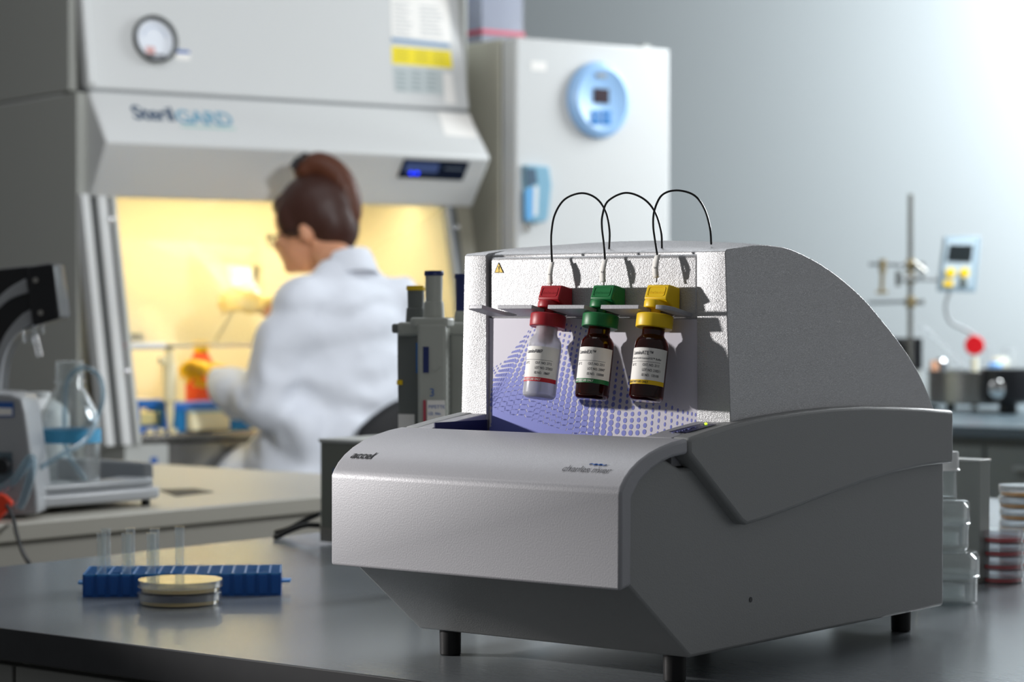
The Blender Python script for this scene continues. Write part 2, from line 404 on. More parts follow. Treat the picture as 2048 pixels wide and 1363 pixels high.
# warning triangle
tri = decal('warning_label', [(997.5, 524), (1007.5, 545.5), (988.5, 545.5)], L2W(0, .1970, 0), -DY, INK, ins, .0003)
decal('yellow_field', [(997.5, 527), (1005.8, 544.3), (990.2, 544.3)], L2W(0, .1966, 0), -DY, YELL, tri, .0002)
decal('exclamation_mark', [(996.8, 532), (998.8, 532), (998.2, 539.5), (997.4, 539.5)], L2W(0, .1963, 0), -DY, INK, tri, .0002)
decal('exclamation_mark', [(997.0, 541), (998.6, 541), (998.6, 542.8), (997, 542.8)], L2W(0, .1963, 0), -DY, INK, tri, .0002)
# logos printed on the curved cover
def ysurf(z0y):
    ys = [p[0] for p in outer]; zs = [p[1] for p in outer]; return float(np.interp(z0y, ys[1:], zs[1:]))
def coverfn(x0, y0, lift=.0006):
    # v runs back up the cover surface
    s = [0]; 
    for a, b in zip(outer[1:], outer[2:]): s.append(s[-1] + math.hypot(b[0]-a[0], b[1]-a[1]))
    ys = [p[0] for p in outer[1:]]; zs = [p[1] for p in outer[1:]]; s0 = float(np.interp(y0, ys, s))
    def fn(u, v):
        yy = float(np.interp(s0+v, s, ys)); zz = float(np.interp(s0+v, s, zs)); return (x0+u, yy-lift*.6, zz+lift)
    return fn
mb = MB(); text(mb, 'accel', .0145, coverfn(-.3395, .0145), shear=.25, bold=.0003, spacing=.96)
mb.build('name_lettering', INK, ins, smooth=False)
fn = coverfn(-.0765, .0125)
mb = MB(); text(mb, 'charles river', .0118, fn, shear=.12, spacing=.93); mb.build('logo_lettering', INKG, ins, smooth=False)
mb = MB()
for k_ in range(3):
    pts = [fn(.026 + k_*.0052 + t*.009, .0112 + .0012*math.sin(t*2*PI) + .001*t) for t in np.linspace(0, 1, 12)]
    mb.tube(pts, .00045, 6)
mb.build('logo_wave', LOGOB, ins)
# cables
def fr(px, py, y): return W2L(hit(px, py, L2W(0, y, 0), DY))
CB = [[(1104.5, 533), (1103, 500), (1103, 465), (1110, 428), (1130, 398), (1163, 386), (1192, 396), (1211, 422), (1219, 460), (1218, 502)],
      [(1210.5, 528), (1208, 490), (1204, 455), (1205, 430), (1216, 402), (1250, 385.5), (1285, 396), (1309, 422), (1322, 462), (1324, 500)],
      [(1316, 519), (1310, 480), (1306.5, 450), (1309, 420), (1324, 390), (1353, 380.5), (1388, 390), (1409, 418), (1420, 456), (1422.5, 488)]]
for n_, pl in enumerate(CB):
    ys = [.186, .188, .190, .193, .197, .202, .207, .211, .215, .218 if n_ < 2 else .222]
    pts = smoothpath([fr(a, b, y) for (a, b), y in zip(pl, ys)], 8)
    cb = MB().tube(pts, .00105, 10).build('tubing', BLACKM, ins)
    a = Vector(pts[0]); top = a + Vector((0, .0005, .004)); bot = a + Vector((0, -.003, -.022))
    MB().cyl(bot, a, .0009).build('needle', STEEL, cb)
    tg = MB(); W_ = .0062
    for q in range(9):
        t = q/8; c0 = top.lerp(bot, t*.86); bend = .0022*math.sin(t*PI)
        tg.bm.verts.new((c0.x - W_*.5 - bend*.3, c0.y - .0012 - bend, c0.z)); tg.bm.verts.new((c0.x + W_*.5, c0.y - .0012 + .0008 - bend, c0.z + .001))
    tg.bm.verts.ensure_lookup_table(); vv = list(tg.bm.verts)
    for q in range(8): tg.bm.faces.new((vv[2*q], vv[2*q+1], vv[2*q+3], vv[2*q+2]))
    tgo = tg.build('number_tag', PAPER, cb); sm = tgo.modifiers.new('s', 'SOLIDIFY'); sm.thickness = .0003
    mb = MB(); mid = top.lerp(bot, .44)
    text(mb, str(n_+1), .0046, lambda u, v: (mid.x - .0012 + v, mid.y - .0042, mid.z + .0008 - u)); mb.build('tag_number', INK, cb, smooth=False)

# ---------------------------------------------------------------- bottles hanging from the shelf
def bottle(x, cap, glass, lines, band, bandtxt, label, nm):
    r = setw(empty('reagent_bottle', L2W(x, .1795, .3495), TH, label, 'bottle', None))
    r.rotation_euler = (Matrix.Rotation(TH, 3, 'Z') @ Matrix.Rotation(tl, 3, 'X')).to_euler()
    rb = .0168
    # glass, z=0 at the shelf
    pr = [(0, -.0865), (.006, -.0872), (.0135, -.0872), (.0160, -.0855), (rb, -.083), (rb, -.0345), (.0163, -.030), (.0142, -.0262), (.0118, -.0238), (.0110, -.0215), (.0110, -.012)]
    pin = [(.0098, -.012), (.0098, -.0225), (.0130, -.0275), (.0152, -.033), (.0155, -.082), (.0140, -.0845), (0, -.0845)]
    MB().lathe(pr + pin, 48).build('glass_body', glass, r, angle=50)
    if nm == 'clear':
        MB().lathe([(0, -.0840), (.0138, -.0840), (.0152, -.0815), (.0152, -.060), (0, -.060)], 40).build('liquid', mat('clear_liquid', 'd5d8ee', .02, trans=.9, ior=1.33), r)
        MB().lathe([(.0075, -.012), (.0075, -.029), (.0060, -.0305), (0, -.0305)], 24).build('stopper', mat('pink_stopper', 'c0506a', .5), r)
    else:
        MB().lathe([(0, -.0840), (.0138, -.0840), (.0152, -.0815), (.0152, -.055), (0, -.055)], 40).build('liquid', mat('dark_amber_liquid', '1c0603', .05, trans=.6, ior=1.33), r)
    MB().cyl((0, 0, -.080), (0, 0, -.014), .0005, n=8).build('dip_tube', STEEL, r)
    # cap
    cm = MB()
    cm.lathe([(.0155, -.0153), (.0176, -.0155), (.0180, -.0147), (.0180, -.0030), (.0172, -.0021), (.0070, -.0018), (.0048, -.0016), (.0048, .0034), (.0112, .0036), (.0122, .0045), (.0122, .0108), (.0108, .0118), (0, .0118)], 44)
    cap_o = cm.build('screw_cap', cap, r, .0008, seg=2)
    MB().prism([(-.0088, .0100), (-.0130, .0122), (-.0095, .0270), (.0085, .0270), (.0125, .0035), (.004, .0040)], -.0118, .0150, Matrix.Translation((.0025, .0035, 0))).build('cap_grip', cap, r, .0016)
    # raised frame and lettering on the grip
    a_ = Vector((0, -.0130, .0122)); b_ = Vector((0, -.0095, .0270)); dd = (b_-a_); nn = Vector((0, -dd.z, dd.y)).normalized()
    def gf(u, v, l=.0002): q = a_ + dd*(v) + nn*l; return (u+.0040, q.y+.0035, q.z)
    fr_ = []
    for t in np.linspace(0, 2*PI, 33):
        c_, s_ = math.cos(t), math.sin(t); fr_.append(gf(.0098*math.copysign(abs(c_)**.3, c_), .5+.32*math.copysign(abs(s_)**.3, s_)))
    mb = MB(); mb.tube(fr_, .00028, 6)
    text(mb, 'charles river', .0036, lambda u, v: gf(u, .36 + v/.013, .00025), center=True)
    mb.build('embossed_logo', cap, cap_o, smooth=False)
    # paper label wrapped round, local azimuth so that text centre is on its left-front
    z0, z1 = -.0725, -.0370
    def cylf(rad, a0=-PI/2 + .08):
        return lambda u, v: (rad*math.cos(a0 + u/rad), rad*math.sin(a0 + u/rad), v)
    def patch(za, zb, rad, a0, a1, nm_, m_, par):
        n = 40; q = MB(); vv = []
        for i in range(n+1):
            t = a0 + (a1-a0)*i/n
            vv += [(rad*math.cos(t), rad*math.sin(t), za), (rad*math.cos(t), rad*math.sin(t), zb)]
        return q.poly(vv, [(2*i, 2*i+2, 2*i+3, 2*i+1) for i in range(n)]).build(nm_, m_, par)
    lb = patch(z0, z1, rb+.00015, -PI/2-1.9, -PI/2+1.75, 'paper_label', PAPER, r)
    patch(z0, z0+.0042, rb+.00025, -PI/2-1.9, -PI/2+1.75, 'colour_band', band, lb)
    f1 = cylf(rb+.0004); mb = MB()
    text(mb, lines[0], .0052, lambda u, v: f1(u*.86-.0115, v+z1-.0068))
    if len(lines) > 5: text(mb, lines[5], .0025, lambda u, v: f1(u-.0135, v+z1-.0112))
    nn_ = 30; vv = []
    for i in range(nn_+1):
        p = f1(-.026 + .046*i/nn_, z1-.0135); q = f1(-.026 + .046*i/nn_, z1-.0138); vv += [p, q]
    mb.poly(vv, [(2*i, 2*i+1, 2*i+3, 2*i+2) for i in range(nn_)])
    for k_, s in enumerate(lines[1:4]): text(mb, s, .0034, lambda u, v: f1(u*.78+.0020, v+z1-.0178-.0050*k_))
    text(mb, lines[4], .0033, lambda u, v: f1(u*.8-.0125, v+z1-.0178))
    mb.build('label_text', INKG, lb, smooth=False)
    mb = MB(); text(mb, 'LABORATORY USE ONLY', .0029, lambda u, v: f1(u*.82-.0175, v+z0+.0012)); mb.build('band_text', bandtxt, lb, smooth=False)
bottle(-.219, RED, FROST, ['LuminAMP', 'CAT. NO. 2712', 'LOT NO. 272021', 'ID NO.  18607', '2-8 °C'], mat('red_print', 'c4182c', .5), PAPER, 'small frosted clear bottle with red cap hanging from the silver shelf', 'clear')
bottle(-.1535, GREEN, AMBER, ['LuminEX™', 'CAT. NO. 2311', 'LOT NO. 23047', 'ID NO.  150000', '2-8 °C'], mat('green_print', '12713a', .5), PAPER, 'small amber glass bottle with green cap hanging from the silver shelf', 'amber')
bottle(-.088, YELL, AMBER, ['LuminATE™', 'CAT. NO. 2111', 'LOT NO. 210211', 'ID NO.  133100', '2-8 °C', 'Buffered with LuminATE™ Buffer'], mat('yellow_print', 'f0c414', .5), INK, 'small amber glass bottle with yellow cap hanging from the silver shelf', 'amber')

# ---------------------------------------------------------------- dishes and rack on the front bench
AGAR = mat('cream_agar', 'e9cf8e', .35, sss=.1); REDAG = mat('red_agar', 'c4101f', .3); ORAG = mat('amber_agar', 'e8a64a', .35)
def dish(loc, r, h, agar, label, group=None):
    o = empty('petri_dish', loc, 0, label, 'petri dish', group)
    MB().lathe([(0, 0), (r*.94, 0), (r*.945, h*.05), (r*.945, h*.86), (r*.925, h*.86), (r*.925, h*.1), (0, h*.1)], 56).build('dish_base', CLEARP, o)
    MB().lathe([(0, h*.1), (r*.92, h*.1), (r*.92, h*.38), (0, h*.38)], 56).build('agar', agar, o)
    MB().lathe([(r, h*.42), (r, h*.96), (r*.99, h), (0, h), (0, h*.93), (r*.975, h*.93), (r*.975, h*.42)], 56).build('lid', CLEARP, o)
    return o
p = atz(359, 1206, .9)
dish(p, .0505, .0145, AGAR, 'lower clear petri dish of cream agar in front of the blue tube rack')
dish(p + Vector((.001, 0, .0148)), .0505, .0145, AGAR, 'upper clear petri dish of cream agar stacked before the blue tube rack')
a, b = atz(165, 1194, .9), atz(562, 1190, .9); rl = (b-a).length; rang = math.atan2(b.y-a.y, b.x-a.x)
rack = setw(empty('test_tube_rack', a, rang, 'long low blue plastic test tube rack on the grey bench', 'tube rack'))
RKB = mat('blue_rack_plastic', '1560b8', .3, trans=.25); RKT = mat('light_blue_rack_top', '2f86cc', .35)
mb = MB(); nC = 16; rd = .095; cell = rl/nC
mb.box(0, rl, 0, rd, 0, .004)
for i in range(nC+1): mb.box(i*cell-.0007 if i else 0, min(rl, i*cell+.0007) if i else .0014, 0, rd, .004, .026)
for j in range(7): mb.box(0, rl, j*rd/6-.0007 if j else 0, (j*rd/6+.0007) if j < 6 else rd, .004, .026)
mb.build('rack_body', RKB, rack)
mb = MB()
for i in range(nC): mb.box(i*cell+.003, (i+1)*cell-.003, -.0015, .0, .002, .0255)
mb.build('front_ribs', RKB, rack, .001)
mb = MB()
for i in range(nC):
    for j in range(6):
        x0, x1, y0, y1 = i*cell, (i+1)*cell, j*rd/6, (j+1)*rd/6; g = .0024
        mb.box(x0, x1, y0, y0+g, .026, .028); mb.box(x0, x0+g, y0, y1, .026, .028)
mb.box(rl-.002, rl, 0, rd, .026, .028); mb.box(0, rl, rd-.002, rd, .026, .028)
mb.build('grid_top', RKT, rack)
MB().slab([(rl, .03), (rl+.011, .034), (rl+.012, .058), (rl, .062)], .012, .015).build('end_tab', RKT, rack, .001)
MB().slab([(0, .03), (-.009, .034), (-.010, .058), (0, .062)], .012, .015).build('end_tab', RKT, rack, .001)
names = ['first clear test tube at the left end of the blue rack, front row', 'clear test tube just behind the first, left end of blue rack',
         'second front clear test tube in the blue rack', 'clear test tube just behind the second front tube in the rack',
         'third front clear test tube in the blue rack', 'clear test tube just behind the third front tube in the rack',
         'lone clear test tube nearest the middle of the blue rack']
for (ci, rw), lb in zip(((1, 0), (1, 4), (3, 0), (3, 4), (5, 0), (5, 4), (7, 5)), names):
    yy = (rw+.5)*rd/6; lx = (ci+.5)*cell
    q = rack.matrix_world @ Vector((lx, yy, .0045))
    t = MB().lathe([(0, 0), (.0035, .001), (.0056, .005), (.0058, .066), (.0064, .0665), (.0064, .0685), (.0058, .069), (.0058, .071), (.0064, .0715), (.0064, .073), (.0052, .073), (.0050, .007), (0, .0025)], 24).build('test_tube', CLEAR)
    t.location = q; tag(t, lb, 'test tube', 'test tubes in the blue rack')

# ---------------------------------------------------------------- stuff just behind the instrument
bx = setw(empty('power_supply_box', atz(640, 1087, .9), TH, 'grey metal box on the bench behind the left of the instrument', 'box'))
box('box_housing', mat('grey_box_paint', '75786f', .5), 0, .26, 0, .18, .004, .155, bx, .003)
box('lid', WHITED, -.002, .262, -.002, .182, .152, .158, bx, .002)  # paler top plate: the lit top of the box put into its colour
box('base_strip', STEEL, .001, .259, -.001, .004, .004, .026, bx)
box('front_label', LOGOB, .028, .075, -.001, .0005, .100, .114, bx)
for n_, (pts, lb) in enumerate((([(640, 1026), (610, 1040), (580, 1056), (552, 1071)], 'upper black power cord running from the grey box'), ([(640, 1050), (610, 1050), (580, 1060), (556, 1072), (548, 1080)], 'lower black power cord running from the grey box'))):
    a = atz(*pts[-1], .9)
    P_ = [at(x, y, 3.66 + (a.y-3.66)*i/(len(pts)-1)) for i, (x, y) in enumerate(pts)]; P_[-1].z = .905; P_ = [Vector((q.x, q.y, max(q.z, .905))) for q in P_]
    o = MB().tube(smoothpath(P_, 8), .0042).build('power_cable', BLACKM); tag(o, lb, 'cable')
# pipette carousel
ps = setw(empty('pipette_stand', (at(930, 620, 3.02).x, 3.02, .9), R(-12), 'grey pipette stand with round base behind the instrument', 'pipette stand'))
PST = mat('pipette_grey', 'a8aba3', .42); PDK = mat('dark_pipette_grey', '6c706d', .45)
MB().lathe([(0, 0), (.065, 0), (.068, .004), (.066, .012), (.02, .018), (.012, .022), (.012, .03)], 40).build('stand_base', PST, ps)
box('upright', PST, -.017, .018, -.010, .012, .02, .335, ps, .003)
MB().slab([(-.085, -.012), (-.080, -.020), (-.02, -.012), (.02, -.012), (.07, -.02), (.07, .012), (.02, .014), (-.05, .016), (-.08, .012)], .318, .336).build('hanger_arm', PST, ps, .004)
MB().slab([(-.06, -.012), (-.02, -.01), (-.02, .01), (-.06, .012)], .165, .174).build('lower_arm', PST, ps, .002)
def pipette(loc, rz, bodym, capm, capr, ztop, label, dark=False):
    o = setw(empty('pipette', loc, rz, label, 'pipette', None))
    MB().prism([(-.016, 0), (.014, 0), (.017, .02), (.017, .11), (.019, .165), (-.021, .165), (-.021, .12), (-.017, .02)], -.018, .018).build('handle', bodym, o, .004)
    MB().slab([(-.028, -.014), (-.022, -.020), (.018, -.020), (.024, -.008), (.024, .012), (-.028, .014)], .160, .172).build('finger_hook', bodym, o, .003)
    MB().cyl((0, 0, .17), (0, 0, .192), .0135, .0120).build('plunger_collar', bodym, o, .001)
    pb = MB().lathe([(.0105, .190), (.0110, .190+ztop), (.0, .190+ztop)], 28).build('plunger_button', bodym if capr else capm, o)
    MB().lathe([(.0118, .188+ztop), (.0125, .190+ztop), (.0118, .194+ztop), (0, .194+ztop)], 28).build('button_cap', capm, o)
    MB().lathe([(.011, 0), (.0095, -.05), (.006, -.09), (.004, -.12), (0, -.12)], 20).build('shaft', bodym, o)
    mb = MB()
    for k_ in range(9): mb.box(.0178, .0186, -.014, .012, .055 + k_*.0085, .0585 + k_*.0085)
    mb.build('grip_ridges', bodym, o)
    return o
DB = mat('dark_blue_cap', '1b2a63', .35)
q = at(868, 660, 2.98)
pp = pipette((q.x, q.y, 1.070), R(-6), PST, DB, True, .036, 'light grey pipette with dark blue topped button, front of stand')
box('blue_stripe', DB, -.0105, -.0035, -.0222, -.0210, .104, .136, pp)
box('maker_label', PAPER, -.006, .016, -.0200, -.0165, .030, .070, pp)
mb = MB(); text(mb, 'PIPETTE', .006, lambda u, v: (u-.0045, -.0204, v+.060)); text(mb, 'I.D. No.', .005, lambda u, v: (u-.0045, -.0204, v+.052)); text(mb, 'Date', .005, lambda u, v: (u-.0045, -.0204, v+.038)); text(mb, '3', .014, lambda u, v: (u-.003, -.0219, v+.075))
mb.build('label_text', LOGOB, pp, smooth=False)
mb = MB(); text(mb, '1000', .0075, lambda u, v: (u-.008, -.0195, v+.012)); mb.build('volume_text', INKG, pp, smooth=False)
MB().cyl((.004, -.0208, .112), (.004, -.0218, .112), .0052).build('dial', PST, pp)
box('red_strip', mat('red_print2', 'b04050', .5), -.0105, -.0075, -.0215, -.0165, .036, .070, pp)
q = at(832, 660, 3.04)
pp = pipette((q.x, q.y, 1.062), R(-20), PDK, YELL, True, .026, 'dark grey pipette with yellow topped button on the stand')
box('volume_label', PAPER, -.016, .006, -.0200, -.0165, .030, .058, pp)
box('yellow_band', YELL, -.0175, -.010, -.0215, -.016, .095, .101, pp)
box('blue_strip', mat('blue_print3', '2f6fb4', .5), .009, .0125, -.0222, -.0209, .110, .148, pp)
q = at(925, 660, 3.05)
pipette((q.x+.002, q.y, 1.058), R(25), PST, DB, False, .045, 'grey pipette with tall navy button half hidden by the instrument')

# ---------------------------------------------------------------- right of the instrument
fl = atz(1893, 1205, .9)
def jar(loc, r, h, hl, label, inner_):
    o = empty('glass_jar', loc, 0, label, 'glass jar', 'stacked glass jars')
    MB().lathe([(0, 0), (r*.85, 0), (r*.93, h*.05), (r*.95, h*.6), (r*.92, h*.6), (r*.9, h*.09), (0, h*.07)], 48).build('jar_base', CLEAR, o)
    MB().lathe([(r, h*.5), (r*1.03, h*.5), (r*1.03, h*.54), (r, h*.55), (r, h*.88), (r*.93, h*.98), (r*.8, h), (0, h), (0, h*.96), (r*.8, h*.95), (r*.95, h*.86), (r*.96, h*.5)], 48).build('jar_lid', CLEAR, o)
    if inner_: MB().lathe([(0, h*.1), (r*.55, h*.1), (r*.55, h*.34), (r*.5, h*.34), (r*.5, h*.14), (0, h*.14)], 32).build('inner_ring', CLEAR, o)
    return o
jar(fl, .0385, .064, 0, 'larger lidded glass jar, lower of two beside the instrument', True)
jar(fl + Vector((-.001, 0, .0645)), .0285, .060, 0, 'smaller lidded glass jar standing on the larger glass jar', True)
o = empty('glass_vial', fl + Vector((0, 0, .125)), 0, 'slim glass tube with white cap on top of the jars', 'vial')
MB().lathe([(0, .0), (.0115, 0), (.0118, .002), (.0118, .042), (.0108, .042), (.0108, .003), (0, .002)], 32).build('vial_body', CLEAR, o)
MB().lathe([(.0150, .034), (.0156, .035), (.0140, .037), (.0140, .055), (.0132, .057), (0, .057)], 32).build('cap', WHITEP, o)
q = atz(1900, 1190, .9)
o = setw(empty('metal_enclosure', atz(1958, 1167, .9), TH, 'upright grey metal box standing behind the glass jars', 'box'))
box('box_housing', mat('brushed_grey_metal', '9a9e99', .45, .3), -.22, 0, 0, .03, 0, .157, o, .002)
box('top_flange', WHITED, -.221, .001, -.001, .031, .156, .159, o, .001)
MB().cyl((-.004, -.002, .034), (-.004, 0, .034), .004).build('socket', BLACKP, o)
RS = ['lowest', 'second', 'third', 'top']
q = atz(2004, 1163, .9)
for k_ in range(4): dish(q + Vector((random.uniform(-.001, .001), 0, k_*.0172)), .0285, .0170, REDAG, ['lowest petri dish of red agar in the near red stack', 'second petri dish up in the near red stack', 'third petri dish up in the near red stack', 'top petri dish of the near red agar stack'][k_], 'near stack of red agar dishes')
q = at(2043, 1100, 3.30); q.z = .9
for k_ in range(7):
    dish(q + Vector((random.uniform(-.001, .001), 0, k_*.0158)), .0310, .0156, REDAG if k_ < 3 else ORAG,
         ['lowest red agar dish of the rear mixed stack', 'second red agar dish of the rear mixed stack', 'third red agar dish of the rear mixed stack',
          'lowest amber agar dish of the rear mixed stack', 'second amber agar dish of the rear mixed stack', 'third amber agar dish, one below the top of the rear stack', 'topmost clear dish with amber agar on the rear stack'][k_], 'rear stack of mixed agar dishes')
# ---------------------------------------------------------------- side bench with dispenser
sb0 = atz(0, 1048, .9)
sbench = setw(empty('side_bench', (sb0.x, sb0.y, 0), TH, 'cream topped side bench carrying the media dispenser at the left', 'bench'))
y1 = .0
q0, q1 = atz(285, 937, .9), atz(636, 946, .9); yb = local(sbench, q1).y
box('worktop', CREAMT, -2.6, 0, -1.6, yb, .868, .9, sbench, .004)
box('carcass', mat('greige_cabinet', 'a09c92', .5), -2.58, -.012, -1.58, yb-.02, .08, .868, sbench, .002)
decal('worktop_cutout', [(318, 979), (390, 977), (428, 984), (352, 993)], (0, 0, .9), (0, 0, 1), mat('dark_recess', '2c2b2a', .6), sbench, .0008, .0004)

# dispenser, built along its own bench
DG = mat('dispenser_grey', 'a3a5a8', .35); DGD = mat('dispenser_tray_grey', '8d9093', .3)
c0 = atz(323, 1010, .9)
dp = setw(empty('media_dispenser', c0, TH, 'grey bench dispenser with tray base, curved arm and black head', 'dispenser'))
def dl(px, py, Y): return local(dp, at(px, py, Y))
# local: x toward viewer right, y away; tray runs from y=-.62 to 0
tray = [(0, -.02), (-.005, -.62), (-.30, -.62), (-.30, -.0), (-.24, .03), (-.03, .03)]
MB().slab([(.0, -.03), (-.012, -.66), (-.33, -.66), (-.33, -.02), (-.29, .02), (-.04, .02), (-.01, .005)], .012, .034).build('tray_base', DG, dp, .006)
mb = MB()
rim = [(.0, -.05), (-.012, -.62), (-.07, -.66)]
mb.slab([(-.008, -.03), (-.020, -.64), (-.035, -.64), (-.055, -.1), (-.09, -.02), (-.02, .0)], .034, .050)
mb.slab([(-.30, .0), (-.30, .02), (-.04, .02), (-.05, .0)], .034, .075)
mb.build('tray_rim', DGD, dp, .005)
for x, y in ((-.012, -.02), (-.012, -.45), (-.28, 0), (-.3, -.5)): MB().cyl((x-.008, y, 0), (x-.008, y, .013), .008).build('rubber_foot', RUBBER, dp)
# column
Yc = 4.02
a = dl(75, 800, Yc); b = dl(75, 1035, Yc)
colm = [dl(-60, 782, Yc), dl(20, 786, Yc), dl(45, 795, Yc), dl(52, 830, Yc), dl(74, 985, Yc), dl(76, 1028, Yc), dl(-60, 1040, Yc)]
vv = [Vector(p) for p in colm]; nz = Vector((-.62, .78, 0))
nloc = (dp.matrix_world.to_3x3().inverted() @ Vector((0, 1, 0)))
mb = MB(); vs = [tuple(p) for p in vv] + [tuple(p + nloc*.13) for p in vv]; n = len(vv)
mb.poly(vs, [tuple(range(n))[::-1], tuple(range(n, 2*n))] + [(i, (i+1) % n, n+(i+1) % n, n+i) for i in range(n)])
mb.build('column', DG, dp, .006)
def plate(name, pts, Y, m, th, par, bevel=0):
    """outline seen from the room, given real thickness away from the viewer"""
    vv = [local(par, at(x, y, Y)) for x, y in pts]; nl = wm(par).to_3x3().inverted() @ Vector((0, 1, 0)); n = len(vv)
    vs = [tuple(p) for p in vv] + [tuple(p + nl*th) for p in vv]
    return MB().poly(vs, [tuple(range(n))[::-1], tuple(range(n, 2*n))] + [(i, (i+1) % n, n+(i+1) % n, n+i) for i in range(n)]).build(name, m, par, bevel)
lb = plate('blue_label', [(-8, 803), (27, 804), (27, 833), (-8, 833)], Yc-.002, LOGOB, .002, dp)
plate('label_text_field', [(-8, 815), (24, 816), (24, 830), (-8, 830)], Yc-.003, PAPER, .001, lb)
plate('control_recess', [(-20, 903), (24, 904), (26, 978), (-20, 982)], Yc-.002, mat('slate_panel', '5f7079', .4), .003, dp)
k_ = dl(8, 930, Yc)
Mk = Matrix.Translation(k_) @ nloc.to_track_quat('Z', 'Y').to_matrix().to_4x4()
MB().lathe([(0, -.028), (.012, -.028), (.014, -.022), (.0145, 0), (0, 0)], 28, Mk).build('knob', BLACKP, dp)
# arm
Ya = 4.12
def arc2(pts): return [(p.x, p.y) for p in smoothpath([Vector((x, y, 0)) for x, y in pts], 5)]
up = arc2([(-60, 660), (-20, 640), (20, 612), (45, 598), (64, 592)]); lo = arc2([(66, 653), (40, 663), (15, 690), (0, 730), (-6, 790)])
plate('arm', [(-90, 560), (-60, 548), (0, 537), (66, 530)] + [(66, 655)] + lo[1:] + [(-90, 790)], Ya, BLACKP, .09, dp, .003)
t1 = arc2([(-60, 640), (-20, 610), (15, 578), (52, 556)]); t2 = arc2([(58, 584), (20, 598), (-15, 628), (-60, 668)])
plate('arm_trim', t1 + t2, Ya-.004, DG, .01, dp, .002)
t1 = arc2([(-40, 800), (-12, 720), (10, 668), (40, 632), (62, 618)]); t2 = arc2([(66, 648), (42, 660), (18, 690), (4, 735), (0, 800)])
plate('arm_trim', t1 + t2, Ya-.004, DG, .012, dp, .002)
hd = plate('head_block', [(54, 533), (100, 525), (108, 530), (119, 628), (118, 637), (66, 652), (64, 645)], Ya-.035, BLACKP, .10, dp, .004)
for sx, sy in ((72, 560), (82, 625)):
    q = dl(sx, sy, Ya-.035); Mk = Matrix.Translation(q) @ nloc.to_track_quat('Z', 'Y').to_matrix().to_4x4()
    MB().lathe([(0, -.004), (.0048, -.004), (.0058, 0), (0, 0)], 20, Mk).build('screw', STEEL, hd)
noz = MB(); noz.cyl(dl(58, 650, Ya), dl(60, 685, Ya), .013, .011); noz.cyl(dl(76, 650, Ya), dl(77, 668, Ya), .010); noz.cyl(dl(70, 672, Ya), dl(80, 712, Ya), .006, .005)
noz.build('nozzle', CLEARP, dp)
# clip and cord of the dispenser
plate('red_clip', [(-10, 985), (8, 990), (24, 1005), (16, 1018), (-10, 1045)], Yc-.05, mat('orange_red_plastic', 'e8401c', .4), .02, dp, .003)
P_ = [dl(14, 1010, Yc-.06), dl(26, 1035, Yc-.08), dl(34, 1070, Yc-.12), dl(46, 1105, Yc-.16), dl(62, 1132, Yc-.18), dl(74, 1160, Yc-.18)]
MB().tube(smoothpath(P_, 8), .0035).build('cord', BLACKM, dp)
MB().tube(smoothpath([dl(-10, 985, Yc-.03), dl(30, 958, Yc-.05), dl(60, 915, Yc-.04), (dl(64, 940, Yc-.05)), dl(50, 990, Yc-.05), dl(38, 1015, Yc-.05)], 8), .0075).build('clear_tube', clear('clear_tubing', 'dfeaf0', .05, body=.2, bodycol='bcd8e4'), dp)

# glass bottle on the tray
gb = atz(140, 985, .9+.052); 
o = setw(empty('glass_laboratory_bottle', at(140, 990, 4.22), 0, 'empty clear glass bottle with blue tape band on the dispenser tray', 'bottle')); o.location.z = .935; setw(o)
rr = .0535
MB().lathe([(0, 0), (rr*.9, 0), (rr, .006), (rr, .115), (rr*.96, .130), (.030, .172), (.024, .180), (.024, .186), (.028, .187), (.028, .190), (.024, .192), (.0245, .222), (.0265, .224), (.0225, .225), (.0215, .18), (.028, .170), (rr*.9, .128), (rr*.94, .113), (rr*.94, .01), (0, .006)], 56).build('bottle_body', CLEAR, o)
MB().lathe([(rr+.0006, .082), (rr+.0012, .082), (rr+.0012, .106), (rr+.0006, .106)], 56, closed=True).build('blue_tape_band', mat('sky_blue_tape', '4aa3cf', .5), o)
lo_ = lambda x, y, Y=4.2: local(o, at(x, y, Y))
MB().tube(smoothpath([lo_(172, 960), lo_(158, 940), lo_(140, 915), lo_(130, 880), lo_(130, 800), lo_(138, 755), lo_(165, 735), lo_(195, 748), lo_(206, 785), lo_(196, 830), lo_(170, 880, 4.12), lo_(130, 905, 4.08), lo_(80, 935, 4.08)], 8), .0048).build('looped_tube', MATS.get('x') or clear('clear_hose', 'dfeaf0', .05, body=.25, bodycol='c6dbe6'), o)
o = setw(empty('plastic_bottle', at(80, 960, 4.5), 0, 'frosted white plastic jug behind the glass bottle', 'bottle')); o.location.z = .9
MB().lathe([(0, 0), (.052, 0), (.055, .006), (.055, .15), (.05, .165), (.02, .185), (.02, .195), (0, .195)], 40).build('jug_body', mat('translucent_white_plastic', 'd5d8d8', .4), o)

# ---------------------------------------------------------------- safety cabinet
Wc = 1.25
n0 = at(213, 283, 6.42)
cb = setw(empty('biosafety_cabinet', (n0.x, n0.y, 0), TC, 'large white safety cabinet with warm lit work chamber behind the seated person', 'safety cabinet'))
ZN = n0.z
zs, zd = 1.843, 1.553
top = [(.20, 2.35), (.11, zs+.003), (.11, zs-.001), (0, ZN), (.098, zd), (.125, zd), (.125, 1.60), (.30, 1.62), (.78, 1.62), (.78, 2.35)]
